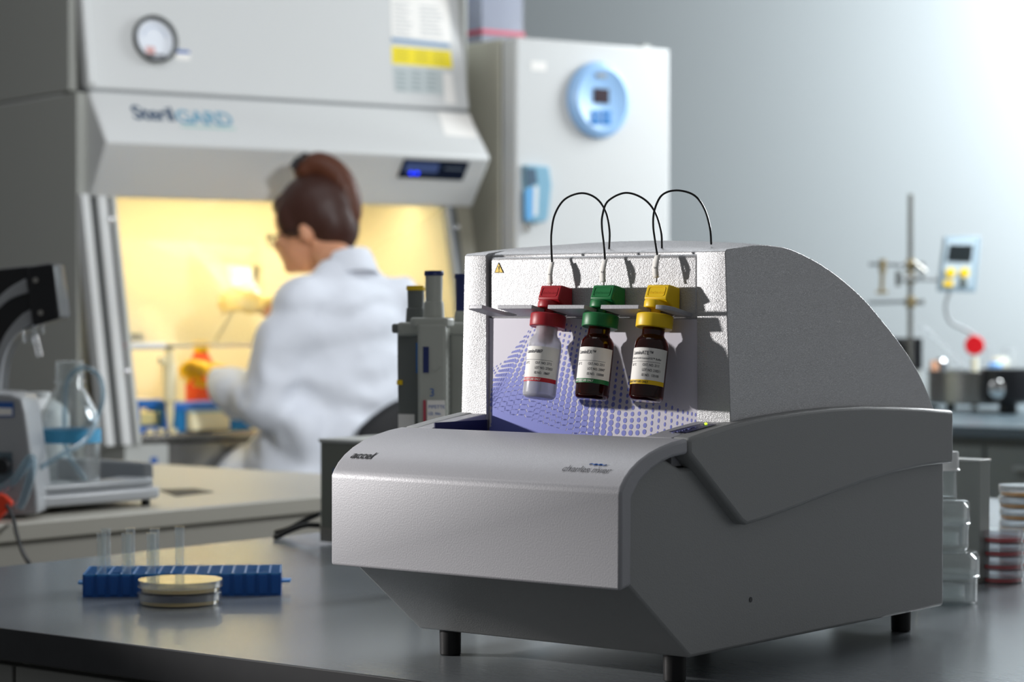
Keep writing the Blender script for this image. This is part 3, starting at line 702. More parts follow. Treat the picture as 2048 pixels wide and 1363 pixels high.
# upper fascia and lower fascia as separate sheets with a seam between them
MB().prism([(.20, 2.35), (.112, zs+.004), (.30, zs+.004), (.30, 2.35)], .012, Wc-.0, None).build('upper_fascia', WHITEM, cb, .006)
MB().prism([(.112, zs-.004), (0, ZN), (.098, zd), (.16, zd), (.20, ZN), (.28, zs-.004)], 0, Wc).build('lower_fascia', WHITEM, cb, .008)
MB().prism([(.118, zs-.005), (.118, zs+.005), (.28, zs+.005), (.28, zs-.005)], .004, Wc-.004).build('seam', GREYM, cb)
MB().prism([(.17, 2.35), (.085, 1.86), (.098, 1.845), (.105, 1.845), (.125, 1.86), (.205, 2.35)], -.012, .010).build('edge_strip', WHITEM, cb, .003)
SIDEM = mat('grey_side_panel', 'a3a49e', .5)
sp = box('side_panel', SIDEM, -.03, .0, .12, .82, .0, 1.835, cb, .004)
box('side_panel', SIDEM, -.03, .0, .17, .82, 1.842, 2.35, cb, .004)
box('side_panel', WHITED, Wc, Wc+.01, .14, .82, .0, 2.35, cb, .003)
# chamber
box('chamber_back', INNER, .06, Wc-.06, .66, .68, .9, 1.62, cb)
box('chamber_side', INNER, .045, .065, .10, .68, .9, 1.62, cb); box('chamber_side', INNER, Wc-.065, Wc-.045, .10, .68, .9, 1.62, cb)
box('chamber_ceiling', INNER, .05, Wc-.05, .12, .68, 1.60, 1.62, cb)
wt = MB().prism([(-.04, .905), (-.035, .912), (.02, .905), (.66, .905), (.66, .89), (-.02, .885), (-.04, .895)], .05, Wc-.03).build('work_surface', STEEL, cb, .003)
box('outlet_label', BLACKP, .60-.235, .60-.165, .655, .661, 1.155, 1.175, cb)
# sash frame and jambs (lean forward towards the bottom)
def jl(px, py, yy): return local(cb, hit(px, py, cb.matrix_world @ Vector((0, yy, 0)), KY))
def jamb(name, x0, x1, m, ya=.098, yb_=-.055, za=1.56, zb=.885, t=.03, off=0):
    v = [(x0, ya+off, za), (x1, ya+off, za), (x1, yb_+off, zb), (x0, yb_+off, zb), (x0, ya+off+t, za), (x1, ya+off+t, za), (x1, yb_+off+t, zb), (x0, yb_+off+t, zb)]
    return MB().poly(v, [(0, 1, 2, 3), (4, 7, 6, 5), (0, 4, 5, 1), (1, 5, 6, 2), (2, 6, 7, 3), (3, 7, 4, 0)]).build(name, m, cb, .002)
jamb('jamb', -.028, -.004, WHITEM, t=.05); jamb('jamb_gap', -.002, .020, DARKG, off=.01)
jamb('jamb', .020, .048, WHITEM, t=.04); jamb('jamb_gasket', .049, .058, BLACKP, off=.003); jamb('jamb', .059, .075, WHITED, t=.03)
jamb('jamb', Wc-.095, Wc-.080, GREYM, t=.03); jamb('jamb_gasket', Wc-.079, Wc-.060, DARKG, off=.003); jamb('jamb', Wc-.059, Wc-.01, mat('olive_grey_jamb', '7d796a', .45), t=.04)
for zz in (1.49, 1.08):
    t = (1.56-zz)/(1.56-.885); yy = .098 - t*.153
    for xx in (.0535, Wc-.067): MB().ball((xx, yy-.002, zz), .009, (1, .5, 1)).build('screw', CHROME, cb)
zsash = 1.148; t = (1.56-zsash)/(1.56-.885); ysash = .098 - t*.153 + .02
MB().poly([(.07, .118, 1.56), (Wc-.085, .118, 1.56), (Wc-.085, ysash, zsash), (.07, ysash, zsash)], [(0, 1, 2, 3)]).build('glass_sash', SASH, cb).modifiers.new('s', 'SOLIDIFY').thickness = .005
MB().cyl((.062, ysash-.004, zsash), (Wc-.08, ysash-.004, zsash), .0055).build('sash_handle', CHROME, cb)
MB().cyl((.062, ysash-.006, zsash), (.18, ysash-.006, zsash), .0095).build('handle_grip', WHITEP, cb)
MB().cyl((.056, ysash-.006, zsash), (.064, ysash-.006, zsash), .012).build('handle_end_cap', mat('dark_red_plastic', '8c1c2c', .4), cb)
# base below the chamber
box('base_front', WHITED, .03, .16, -.045, .7, .55, .885, cb, .004)
box('base_front', STEEL, .16, Wc-.03, -.02, .7, .70, .885, cb, .004)
box('blue_tag', LOGOB, .105, .125, -.048, -.044, .80, .85, cb)
for x, y in ((.06, .02), (Wc-.06, .02), (.06, .74), (Wc-.06, .74)): box('leg', WHITED, x-.03, x+.03, y-.03, y+.03, 0, .7, cb, .003)
# lamps
lp = box('lamp', mat('warm_lamp_glow', 'fff0c4', .5, emit=27), .12, Wc-.12, .30, .36, 1.575, 1.597, cb, .004)
lp2 = box('lamp', MATS['warm_lamp_glow'], .12, Wc-.12, .145, .165, 1.575, 1.597, cb, .004)
# fascia plates
def onface(yz0, yz1, x0=0):
    a = cb.matrix_world @ Vector((x0, *yz0)); b = cb.matrix_world @ Vector((x0, *yz1)); d = b-a; n = KX.cross(d).normalized()
    if n.dot(-KY) < 0: n = -n
    return a, n
fu = onface((.112, zs+.004), (.20, 2.35)); fm = onface((0, ZN), (.112, zs-.004)); fd = onface((0, ZN), (.098, zd))
g = jl(308, 80, .14); ga, gn = fu; gp = hit(308, 80, ga, gn)
G = setw(empty('pressure_gauge', gp, TC)); G.parent = cb; G.matrix_parent_inverse = cb.matrix_world.inverted()
bpy.data.objects.remove(G)
gpl = local(cb, gp); nl = cb.matrix_world.to_3x3().inverted() @ gn
GM = Matrix.Translation(gpl) @ nl.to_track_quat('Z', 'Y').to_matrix().to_4x4()
ga_ = MB().lathe([(.058, 0), (.066, .002), (.068, .014), (.060, .018), (.056, .012), (.056, 0)], 48, GM, closed=True).build('pressure_gauge', DARKG, cb)
MB().lathe([(0, .004), (.057, .004), (.057, .006), (0, .006)], 48, GM).build('gauge_dial', mat('gauge_white', 'e9edf4', .4), ga_)
MB().box(-.030, -.004, -.042, -.022, .006, .0075, GM).build('dial_mark', mat('pale_pink_mark', 'd9a8a4', .5), ga_)
MB().box(-.026, .026, -.050, -.042, .006, .0076, GM).build('dial_mark', INKG, ga_)
MB().tube([GM @ Vector((.036*math.cos(t), .036*math.sin(t), .007)) for t in np.linspace(.2, 2.9, 24)], .0012, 5).build('dial_scale', mat('pale_blue_print', '9fb3cf', .5), ga_)
s_ = decal('blue_sticker', [(352, 98), (380, 101), (380, 121), (352, 119)], *fu, PAPER, cb, .001)
decal('sticker_stripe', [(353, 99), (379, 102), (379, 108), (353, 106)], fu[0], fu[1], LOGOB, s_, .0006, .001)
pl = decal('paper_notice', [(780, -40), (893, -40), (903, 86), (783, 74)], *fu, PAPER, cb, .0008)
mb = MB()
for k_ in range(9):
    for x0, x1 in ((786, 822), (838, 884)):
        if random.random() < .15: continue
        e = random.uniform(0, 12); yy = 4 + k_*8
        q = [hit(x, y, fu[0]+fu[1]*.001, fu[1]) for x, y in ((x0+k_*.4, yy), (x1-e+k_*.6, yy+3), (x1-e+k_*.6, yy+5), (x0+k_*.4, yy+2))]
        mb.poly([tuple(local(cb, p)) for p in q], [(0, 1, 2, 3)])
mb.build('printed_text', mat('faint_ink', 'a9adb0', .6), pl)
decal('notice_footer', [(782, 75), (898, 87), (899, 95), (783, 83)], fu[0], fu[1], mat('steel_blue_print', '7f9dbb', .5), pl, .0004, .001)
yl = decal('yellow_warning_strip', [(783, 92), (901, 102), (905, 137), (784, 127)], *fu, mat('bright_yellow_print', 'f4de12', .5), cb, .0008)
mb = MB()
for yy in range(4):
    for x0 in (790, 830, 865):
        q = [hit(x, y, fu[0]+fu[1]*.001, fu[1]) for x, y in ((x0, 97+yy*7+(x0-783)*.085), (x0+26, 99+yy*7+(x0-783)*.085), (x0+26, 101+yy*7+(x0-783)*.085), (x0, 99+yy*7+(x0-783)*.085))]
        mb.poly([tuple(local(cb, p)) for p in q], [(0, 1, 2, 3)])
mb.build('printed_text', mat('olive_ink', 'b5a520', .6), yl)
gy = decal('grey_data_label', [(785, 132), (884, 140), (886, 190), (790, 183)], *fu, mat('grey_print', 'b9c1c1', .5), cb, .0008)
mb = MB()
for k_ in range(5):
    for x0 in (792, 822, 852):
        q = [hit(x, y, fu[0]+fu[1]*.001, fu[1]) for x, y in ((x0, 140+k_*9), (x0+20, 142+k_*9), (x0+20, 146+k_*9), (x0, 144+k_*9))]
        mb.poly([tuple(local(cb, p)) for p in q], [(0, 1, 2, 3)])
mb.build('printed_text', mat('mid_ink', '98a2a4', .6), gy)
decal('small_tag', [(886, 146), (904, 148), (912, 208), (890, 206)], *fu, PAPER, cb, .0008)
st = decal('sticker', [(876, 224), (940, 230), (956, 276), (890, 270)], *fm, PAPER, cb, .0008)
dpn = decal('display_panel', [(808, 317), (939, 323), (924, 360), (794, 354)], fd[0], fd[1], mat('dark_navy_display', '141c30', .25), cb, .003, bevel=.001)
decal('display_readout', [(813, 323), (879, 326), (873, 345), (806, 342)], fd[0], fd[1], mat('dim_blue_lcd', '41507a', .3, emit=.25), dpn, .0006, .003)
mb = MB()
for x0 in (822, 834): mb.ball(local(cb, hit(x0, 346, fd[0]+fd[1]*.004, fd[1])), .0055)
mb.build('blue_indicator', mat('blue_led', '1030ff', .4, emit=2.5), dpn)
decal('display_caption', [(889, 334), (926, 336), (925, 339), (888, 337)], fd[0], fd[1], mat('caption_grey', '6c7684', .5), dpn, .0006, .003)
# lettering on the fascia
a = hit(268, 238, *fm); e1 = (hit(468, 255, *fm)-a).normalized(); e1 = KX; e2 = fm[1].cross(e1)
if e2.z < 0: e2 = -e2
Wi = cb.matrix_world.inverted()
wid = (hit(468, 250, *fm)-a).dot(e1)
def ff(u, v): return tuple(Wi @ (a + e1*u + e2*v + fm[1]*.0012))
v1, f1_ = text_pts('Steril', .10, spacing=.92, bold=.0022); w1 = max(p[0] for p in v1); v2, f2_ = text_pts('GARD', .10, spacing=.92, bold=.0022); w2 = max(p[0] for p in v2)
sx = wid/(w1+w2+.006)*1.0
MB().poly([ff(p[0]*sx, p[1]*sx*1.05) for p in v1], f1_).build('name_lettering', mat('slate_blue_ink', '38506a', .5), cb, smooth=False)
MB().poly([ff((p[0]+w1+.006)*sx, p[1]*sx*1.05-.008) for p in v2], f2_).build('name_lettering', mat('pale_teal_ink', '6f9fb6', .5), cb, smooth=False)
MB().poly([ff(w1*sx+.01, -.022), ff(wid, -.022), ff(wid, -.017), ff(w1*sx+.01, -.017)], [(0, 1, 2, 3)]).build('lettering_underline', mat('teal_ink', '9cc9bf', .5), cb)

# things standing in the chamber
def ch(px, py, yy): return hit(px, py, cb.matrix_world @ Vector((0, yy, 0)), KY)
BLU = mat('chamber_blue_plastic', '1b6fd0', .4)
def chloc(px, yy, z=.906):
    q = ch(px, 860, yy); return Vector((q.x, q.y, z))
o = setw(empty('blue_tube_rack', chloc(272, .14), TC, 'open blue wire rack at the left of the lit chamber', 'rack'))
mb = MB()
mb.box(0, .17, 0, .012, .068, .088); mb.box(0, .17, .10, .112, .068, .088); mb.box(0, .17, 0, .012, .0, .016); mb.box(0, .17, .10, .112, 0, .016)
for x in (0, .115, .155): mb.box(x, x+.018, 0, .012, 0, .08); mb.box(x, x+.018, .1, .112, 0, .08)
mb.box(0, .012, 0, .112, .07, .086); mb.box(.16, .17, 0, .112, .07, .086); mb.build('rack_frame', BLU, o, .002); o.scale = (.76, 1, 1)
MB().box(.02, .11, .03, .08, .02, .055).build('rack_insert', mat('pale_yellow_insert', 'f0e2a0', .5), o, .002)
o = setw(empty('blue_tray', chloc(352, .10), TC, 'solid teal blue tray beside the blue wire rack', 'tray'))
box('tray_body', mat('teal_blue_plastic', '1e7fc0', .4), 0, .24, 0, .15, 0, .062, o, .004)
box('tray_lid', BLU, -.005, .255, -.005, .155, .062, .08, o, .004)
o = setw(empty('white_tip_box', chloc(384, .055), TC, 'pale cream box of tips in front of the teal tray', 'box'))
box('box_body', mat('cream_white_plastic', 'fbf3cf', .4), .0, .12, 0, .035, .006, .056, o, .004)
box('box_lid', mat('pale_blue_lid', 'a8c8d8', .4), -.002, .122, -.002, .037, .056, .062, o, .002)
o = setw(empty('orange_bottle', chloc(402, .32), TC, 'orange red bottle behind the yellow gloved hand', 'bottle'))
MB().lathe([(0, 0), (.042, 0), (.045, .006), (.045, .17), (.03, .20), (.02, .215), (.02, .235), (0, .235)], 36).build('bottle_body', mat('orange_red_liquid', 'f2551c', .35), o)
MB().lathe([(.022, .218), (.023, .25), (0, .252)], 30).build('cap', YELL, o)
o = setw(empty('repeater_pipette', chloc(340, .07), TC, 'cream white repeating pipette standing in the blue rack', 'pipette'))
CRW = mat('cream_pipette', 'f0e6c0', .4)
MB().lathe([(0, .0), (.004, 0), (.010, .05), (.012, .085), (.018, .09), (.020, .19), (.014, .20), (.012, .232), (.016, .236), (.014, .25), (0, .252)], 28).build('pipette_body', CRW, o)
box('side_lever', CRW, -.034, .0, -.008, .008, .190, .212, o, .004)
o = setw(empty('pink_cap', chloc(535, .02), TC, 'small magenta cap lying at the front of the chamber', 'cap'))
MB().cyl((0, 0, 0), (0, 0, .022), .016, .015).build('cap_body', mat('magenta_plastic', 'd22258', .4), o, .002)
for k_, (px, yy) in enumerate(((300, .02), (322, .03), (345, .015))):
    o = setw(empty('sample_cup', chloc(px, yy), TC, ['leftmost small cream cup on the steel ledge of the chamber', 'middle small cream cup on the steel ledge of the chamber', 'rightmost small cream cup on the steel ledge of the chamber'][k_], 'cup', 'small cups on the chamber ledge'))
    MB().lathe([(0, 0), (.010, 0), (.013, .016), (.012, .016), (.009, .002), (0, .002)], 24).build('cup_body', CRW, o)
q = ch(918, 600, .62)
o = setw(empty('graduated_strip', (q.x, q.y, 1.0), TC, 'amber graduated tube strip against the right end of the chamber', 'ruler'))
box('strip_body', mat('amber_strip', 'c9ad5a', .4), -.012, .014, -.03, -.026, .02, .36, o)
mb = MB()
for k_ in range(12): mb.box(-.010, .002, -.0315, -.030, .06+k_*.022, .066+k_*.022)
mb.build('scale_marks', mat('brown_ink', '8a7434', .5), o)

# ---------------------------------------------------------------- seated person
B = at(705, 900, 6.48); B.z = 0
pr_ = setw(empty('person', B, TC, 'seated person in white lab coat and yellow gloves working at the safety cabinet', 'person'))
def lim(mb, a, b, r0, r1): 
    a, b = Vector(a), Vector(b); L = (b-a).length; n = max(2, int(L/(.35*max(r0, r1))))
    mb.cyl(a, b, r0, r1, n=20); mb.ball(a, r0, n=20); mb.ball(b, r1, n=20)
def remesh(o, vox, it=6, fac=.7):
    r_ = o.modifiers.new('r', 'REMESH'); r_.mode = 'VOXEL'; r_.voxel_size = vox; r_.use_smooth_shade = True
    s2 = o.modifiers.new('s', 'SMOOTH'); s2.iterations = it; s2.factor = fac
    return o
H = Vector((-.022, .175, 1.478))      # head centre
# body, skin: head, neck, trunk, arms, hands in one mesh
mb = MB()
ry = .55                               # head turned to its left
HM = Matrix.Translation(H) @ Matrix.Rotation(.70, 4, 'Z') @ Matrix.Rotation(-.24, 4, 'X') @ Matrix.Scale(1.09, 4)
mb.ball((0, 0, .02), .088, (.86, 1.08, 1.0), HM)
mb.ball((0, .035, -.045), .066, (.86, .98, 1.05), HM)
mb.ball((0, .078, -.088), .024, (1.1, .9, .8), HM)          # chin
mb.ball((0, .102, -.028), .013, (.8, 1.1, 1.5), HM)         # nose
mb.ball((0, .094, -.058), .015, (1.3, .7, .6), HM)          # lips
for s in (-1, 1):
    mb.ball((s*.076, -.005, -.022), .022, (.45, .8, 1.35), HM, rot=(0, 0, -s*.3))
    mb.ball((s*.035, .078, -.022), .02, (1, .6, .7), HM)
lim(mb, HM @ Vector((0, -.015, -.05)), (0, .045, 1.345), .052, .056)
lim(mb, (0, .02, 1.22), (0, 0, .80), .10, .12)
lim(mb, (-.17, .02, 1.26), (-.235, .08, 1.01), .042, .036); lim(mb, (-.235, .08, 1.01), (-.235, .335, 1.068), .034, .026)
lim(mb, (.17, .02, 1.26), (.19, .30, 1.06), .042, .036); lim(mb, (.19, .30, 1.06), (.02, .50, 1.25), .034, .026)
for s in (-1, 1):
    lim(mb, (s*.09, .0, .74), (s*.13, .40, .745), .075, .055); lim(mb, (s*.13, .40, .745), (s*.13, .36, .32), .05, .036); lim(mb, (s*.13, .36, .29), (s*.14, .46, .275), .036, .03)
remesh(mb.build('body', SKIN, pr_), .0085, 4, .6)
# coat
mb = MB()
mb.ball((0, .01, 1.20), .2, (1.02, .58, .75)); mb.ball((0, -.005, 1.05), .19, (.98, .64, 1.0)); mb.ball((0, .0, .88), .19, (1.05, .78, .9)); mb.ball((0, .03, .78), .2, (1.15, .95, .55))
lim(mb, (-.145, .0, 1.275), (.145, .0, 1.275), .066, .066); lim(mb, (-.05, .015, 1.325), (.05, .015, 1.325), .058, .058)
lim(mb, (-.155, .0, 1.262), (-.225, .05, 1.02), .078, .082); lim(mb, (-.225, .05, 1.00), (-.24, .20, 1.01), .078, .066); lim(mb, (-.24, .20, 1.01), (-.237, .300, 1.058), .066, .044)
lim(mb, (.15, .0, 1.245), (.20, .28, 1.07), .078, .062); lim(mb, (.20, .28, 1.07), (.05, .465, 1.22), .058, .042)
for s in (-1, 1): lim(mb, (s*.09, .0, .76), (s*.14, .38, .765), .105, .085)
mb.ball((0, .18, .79), .14, (1.2, 1.5, .55)); mb.ball((-.18, .1, .76), .10, (.6, 1.4, .9))
mb.ball((-.15, .0, .93), .10, (.9, 1.0, 1.0)); mb.ball((-.11, .11, .83), .14, (1.0, 1.3, .9)); mb.ball((-.16, .26, .80), .11, (1.0, 1.3, .7))
co = remesh(mb.build('lab_coat', COAT, pr_), .012, 5, .6)
tx = bpy.data.textures.new('folds', 'CLOUDS'); tx.noise_scale = .15; tx.noise_depth = 1
dm = co.modifiers.new('d', 'DISPLACE'); dm.texture = tx; dm.strength = .030; dm.mid_level = .5; dm.texture_coords = 'LOCAL'
tx2 = bpy.data.textures.new('folds2', 'WOOD'); tx2.wood_type = 'BANDNOISE'; tx2.noise_scale = .16; tx2.turbulence = 14
dm = co.modifiers.new('d2', 'DISPLACE'); dm.texture = tx2; dm.strength = .012; dm.texture_coords = 'LOCAL'
# collar
mb = MB()
cp_ = [(.062*math.cos(t)*1.0, .025 + .060*math.sin(t), 1.375 + .022*math.cos(t-PI*1.5)) for t in np.linspace(-PI*.0-2.9, .25-.35, 22)]
vv = []
for (x, y, z) in cp_:
    vv += [(x, y, z+.022), (x*1.16, (y-.025)*1.2+.02, z-.006), (x*1.36, (y-.025)*1.35+.015, z-.045)]
mb.poly(vv, [(3*i, 3*i+1, 3*i+4, 3*i+3) for i in range(21)] + [(3*i+1, 3*i+2, 3*i+5, 3*i+4) for i in range(21)])
c2 = mb.build('collar', COAT, co); c2.modifiers.new('s', 'SOLIDIFY').thickness = .006; c2.modifiers.new('u', 'SUBSURF').levels = 1
# hair: cap plus swept-up twist
mb = MB()
mb.ball((0, -.022, .034), .097, (.93, 1.08, 1.0), HM)
mb.ball((0, -.055, .0), .080, (.98, .85, 1.15), HM)
mb.ball((0, -.055, -.045), .062, (1.0, .7, .8), HM)
mb.ball((0, .052, .062), .045, (1.15, .85, .8), HM)
for s in (-1, 1): mb.ball((s*.062, .036, .022), .038, (.55, .9, 1.25), HM)
remesh(mb.build('hair', HAIR, pr_), .007, 5, .6)
HAIR2 = mat('chestnut_hair_twist', '552b16', .48, bump=.6, bscale=6, bdist=.004, stretch=(16, 16, 3))
mb = MB()
tw = smoothpath([HM @ Vector(p) for p in ((0, -.012, .128), (0, -.052, .142), (0, -.090, .108), (0, -.108, .052), (0, -.102, .0), (0, -.085, -.045))], 5)
mb.tube(tw, list(np.interp(np.linspace(0, 1, len(tw)), [0, .15, .5, .8, 1], [.030, .040, .040, .034, .020])), 16)
mb.ball((0, -.022, .136), .038, (1.0, 1.0, .8), HM)
remesh(mb.build('hair_twist', HAIR2, pr_), .006, 4, .5)
mb = MB()
mb.tube(smoothpath([HM @ Vector(p) for p in ((-.035, .005, .145), (-.015, -.022, .176), (.02, -.03, .172), (.035, -.03, .15))], 6), .006, 8)
for k_ in range(4): mb.tube([HM @ Vector((-.028+k_*.017, -.012, .174)), HM @ Vector((-.032+k_*.019, .012, .155))], .003, 6)
mb.build('hair_clip', BLACKP, pr_)
# glasses
mb = MB()
for s in (-1, 1):
    c_ = [HM @ Vector((s*.034 + .025*math.cos(t), .106, -.014 + .018*math.sin(t))) for t in np.linspace(0, 2*PI, 20)]
    mb.tube(c_, .0018, 6); mb.tube([HM @ Vector((s*.060, .104, -.010)), HM @ Vector((s*.078, .05, -.010)), HM @ Vector((s*.080, .0, -.012))], .0022, 6)
mb.tube([HM @ Vector((-.010, .108, -.012)), HM @ Vector((.010, .108, -.012))], .002, 6)
gl = mb.build('glasses', BLACKP, pr_)
mb = MB()
for s in (-1, 1): mb.poly([HM @ Vector((s*.034 + .024*math.cos(t), .107, -.014 + .017*math.sin(t))) for t in np.linspace(0, 2*PI, 16)[:-1]], [tuple(range(15))])
mb.build('lenses', CLEAR, gl)
# gloved hands
GLV = mat('yellow_glove', 'fcc400', .45)
def hand(name, wrist, M_, curl, m, par):
    """palm along +Y of M_, thumb toward +X side"""
    mb = MB(); T = Matrix.Translation(wrist) @ M_
    mb.cyl((0, -.05, 0), (0, .012, 0), .034, .028, n=18, M=T)
    mb.ball((0, .045, 0), .042, (.92, 1.05, .40), T)
    for i, (x, L) in enumerate(((-.030, .056), (-.010, .072), (.011, .078), (.030, .070))):
        p = Vector((x, .080 - abs(x)*.25, 0)); d = Vector((x*.6, 1, 0)).normalized(); ang = 0
        r_ = .0095
        for sgm, fr_ in enumerate((.45, .32, .23)):
            ang += curl*(.8 + .25*i/3) * (1 if sgm else .7)
            q = p + Vector((d.x, d.y*math.cos(ang), -math.sin(ang))) * L*fr_*1.1
            mb.cyl(p, q, r_, r_*.93, n=12, M=T); mb.ball(p, r_, M=T, n=12); mb.ball(q, r_*.93, M=T, n=12); p = q; r_ *= .93
    p = Vector((.032, .025, -.006))
    for q in (Vector((.052, .050, -.020)), Vector((.052, .078, -.036)), Vector((.042, .098, -.046))):
        mb.cyl(p, q, .0115, .0105, n=12, M=T); mb.ball(p, .0115, M=T, n=12); mb.ball(q, .0105, M=T, n=12); p = q
    return remesh(mb.build(name, m, par), .0042, 2, .5)
hand('glove', Vector((-.236, .340, 1.072)), Euler((.25, .4, .12)).to_matrix().to_4x4(), .62, GLV, pr_)
hand('glove', Vector((.015, .508, 1.258)), Euler((.55, -1.1, .75)).to_matrix().to_4x4(), .75, mat('pale_yellow_glove', 'f7dc8a', .45), pr_)
# pipette aid in the raised hand
gp0 = pr_.matrix_world @ Vector((-.03, .565, 1.31))
o = setw(empty('pipette_controller', (gp0.x, gp0.y, gp0.z), TC, 'white pipette controller with long glass pipette in the raised hand', 'pipette controller'))
dw = lambda px, py: local(o, at(px, py, gp0.y))
MB().tube([dw(512, 530), dw(505, 555), dw(498, 580)], [.016, .019, .017], 16).build('grip', CRW, o)
MB().tube([dw(462, 592), dw(485, 585), dw(512, 578)], [.017, .020, .016], 16).build('motor_head', CRW, o)
MB().tube([dw(480, 592), dw(472, 615)], [.014, .008], 14).build('nose_cone', WHITEP, o)
MB().tube([dw(472, 612), dw(432, 680), dw(424, 692)], [.0055, .0052, .002], 12).build('glass_pipette', mat('milky_pipette', 'efe9cc', .2), o)

# chair
chair = setw(empty('laboratory_chair', pr_.matrix_world @ Vector((0, 0, 0)), TC, 'black backed laboratory swivel chair under the seated person', 'chair'))
CHM = mat('black_chair_vinyl', '0e0f13', .6)
MB().lathe([(0, .60), (.19, .60), (.215, .615), (.215, .645), (.19, .662), (0, .665)], 44, Matrix.Translation((0, .06, 0))).build('seat', CHM, chair, .008)
bkp = []
mb = MB(); nseg = 18; vv = []
for i in range(nseg+1):
    t = -1 + 2*i/nseg; x = .07 + .165*t; zt = 1.02 - .09*abs(t)**2.2; zb_ = .80 + .05*abs(t)**2.5; yy = -.225 + .05*t*t
    vv += [(x, yy, zb_), (x, yy, zt)]
mb.poly(vv, [(2*i, 2*i+2, 2*i+3, 2*i+1) for i in range(nseg)])
bk = mb.build('backrest', CHM, chair); q_ = bk.modifiers.new('s', 'SOLIDIFY'); q_.thickness = .045; q_.offset = 0; b_ = bk.modifiers.new('b', 'BEVEL'); b_.width = .015; b_.segments = 3
MB().tube([(0.02, -.05, .60), (.05, -.23, .60), (.07, -.265, .66), (.07, -.25, .85)], .016, 12).build('back_support', DARKG, chair)
MB().cyl((0, .06, .12), (0, .06, .60), .025).build('gas_column', CHROME, chair)
for k_ in range(5):
    a_ = 2*PI*k_/5; lg = MB().cyl((0, .06, .13), (.28*math.cos(a_), .06+.28*math.sin(a_), .07), .022, .014).build('leg', DARKG, chair)
    MB().ball((.28*math.cos(a_), .06+.28*math.sin(a_), .03), .03, (1, 1, 1)).build('caster', RUBBER, lg)
MB().tube([(.20*math.cos(t), .06+.20*math.sin(t), .28) for t in np.linspace(0, 2*PI, 40)], .011, 10).build('foot_ring', CHROME, chair)

# ---------------------------------------------------------------- incubator
i0 = at(1032, 600, 7.2); iw = .592
inc = setw(empty('incubator', (i0.x, i0.y, 0), TC, 'tall white incubator with round pale blue control on its door', 'incubator'))
ZT = 1.256 + (612-73)/4800*7.2
ISD = mat('incubator_side_cream', 'b5b2a3', .45)
box('cabinet_body', ISD, 0, iw, .085, .72, .05, ZT, inc, .006)
dr = box('door', WHITEM, 0, iw, 0, .075, .08, ZT-.002, inc, .008)
box('door_gasket', BLACKP, .006, iw-.006, .074, .087, .09, ZT-.01, inc)
box('hinge', WHITED, iw-.09, iw-.06, .02, .06, ZT, ZT+.008, inc)
for x, y in ((.05, .12), (iw-.05, .12), (.05, .66), (iw-.05, .66)): MB().cyl((x, y, 0), (x, y, .055), .025).build('foot', RUBBER, inc)
PBL = mat('pale_blue_plastic', '9cc4ee', .35); MBL = mat('mid_blue_plastic', '2e7fc4', .4); LBL = mat('handle_blue', '86b2c8', .3)
dc = local(inc, hit(1194, 200, (i0.x, i0.y, 0), KY)); DM = Matrix.Translation(dc) @ Matrix.Rotation(PI/2, 4, 'X')
rx = .118
hz = MB().lathe([(0, .0), (rx*.98, 0), (rx, .01), (rx*.95, .022), (rx*.80, .030), (rx*.76, .027), (0, .027)], 56, DM).build('round_control', PBL, dr)
bpy.context.view_layer.update()
def dq(px, py, l=.028): return local(inc, hit(px, py, inc.matrix_world @ Vector((0, -l, 0)), KY))
def ibox(nm, px0, py0, px1, py1, m, par, d=.004, l=.027, bev=.001):
    a, b = dq(px0, py0, l), dq(px1, py1, l); return box(nm, m, a.x, b.x, -l-d, -l, min(a.z, b.z), max(a.z, b.z), par, bev)
ibox('display', 1187, 176, 1217, 207, mat('dark_red_display', '2a1020', .3), hz)
ibox('logo', 1192, 146, 1212, 156, GREYM, hz)
for (x0, x1) in ((1182, 1199), (1204, 1221)):
    for (y0, y1_) in ((221, 232), (234, 249)): ibox('button', x0, y0, x1, y1_, MBL, hz)
hd_ = [(1042, 330), (1088, 333), (1093, 370), (1086, 436), (1080, 444), (1046, 446)]
decal('door_handle', hd_, inc.matrix_world @ Vector((0, 0, 0)), -KY, LBL, dr, .028, bevel=.004).matrix_parent_inverse = Matrix()
dh = decal('handle_recess', [(1050, 336), (1070, 337), (1074, 366), (1054, 374)], inc.matrix_world @ Vector((0, -.029, 0)), -KY, mat('slate_blue', '4d6478', .4), dr, .003)
decal('handle_grip', [(1047, 378), (1063, 374), (1062, 440), (1047, 441)], inc.matrix_world @ Vector((0, -.029, 0)), -KY, mat('mid_handle_blue', '6caee0', .35), dr, .010, bevel=.003)
decal('handle_slot', [(1068, 372), (1076, 372), (1074, 430), (1066, 432)], inc.matrix_world @ Vector((0, -.029, 0)), -KY, WHITEP, dr, .002)
MB().cyl(dq(1056, 446, .01), dq(1056, 462, .01), .008).build('lock', CHROME, dr)
decal('door_badge', [(1062, 122), (1092, 124), (1092, 142), (1062, 141)], inc.matrix_world @ Vector((0, 0, 0)), -KY, PAPER, dr, .001)
PNK = mat('pink_rim', 'b8455c', .4)
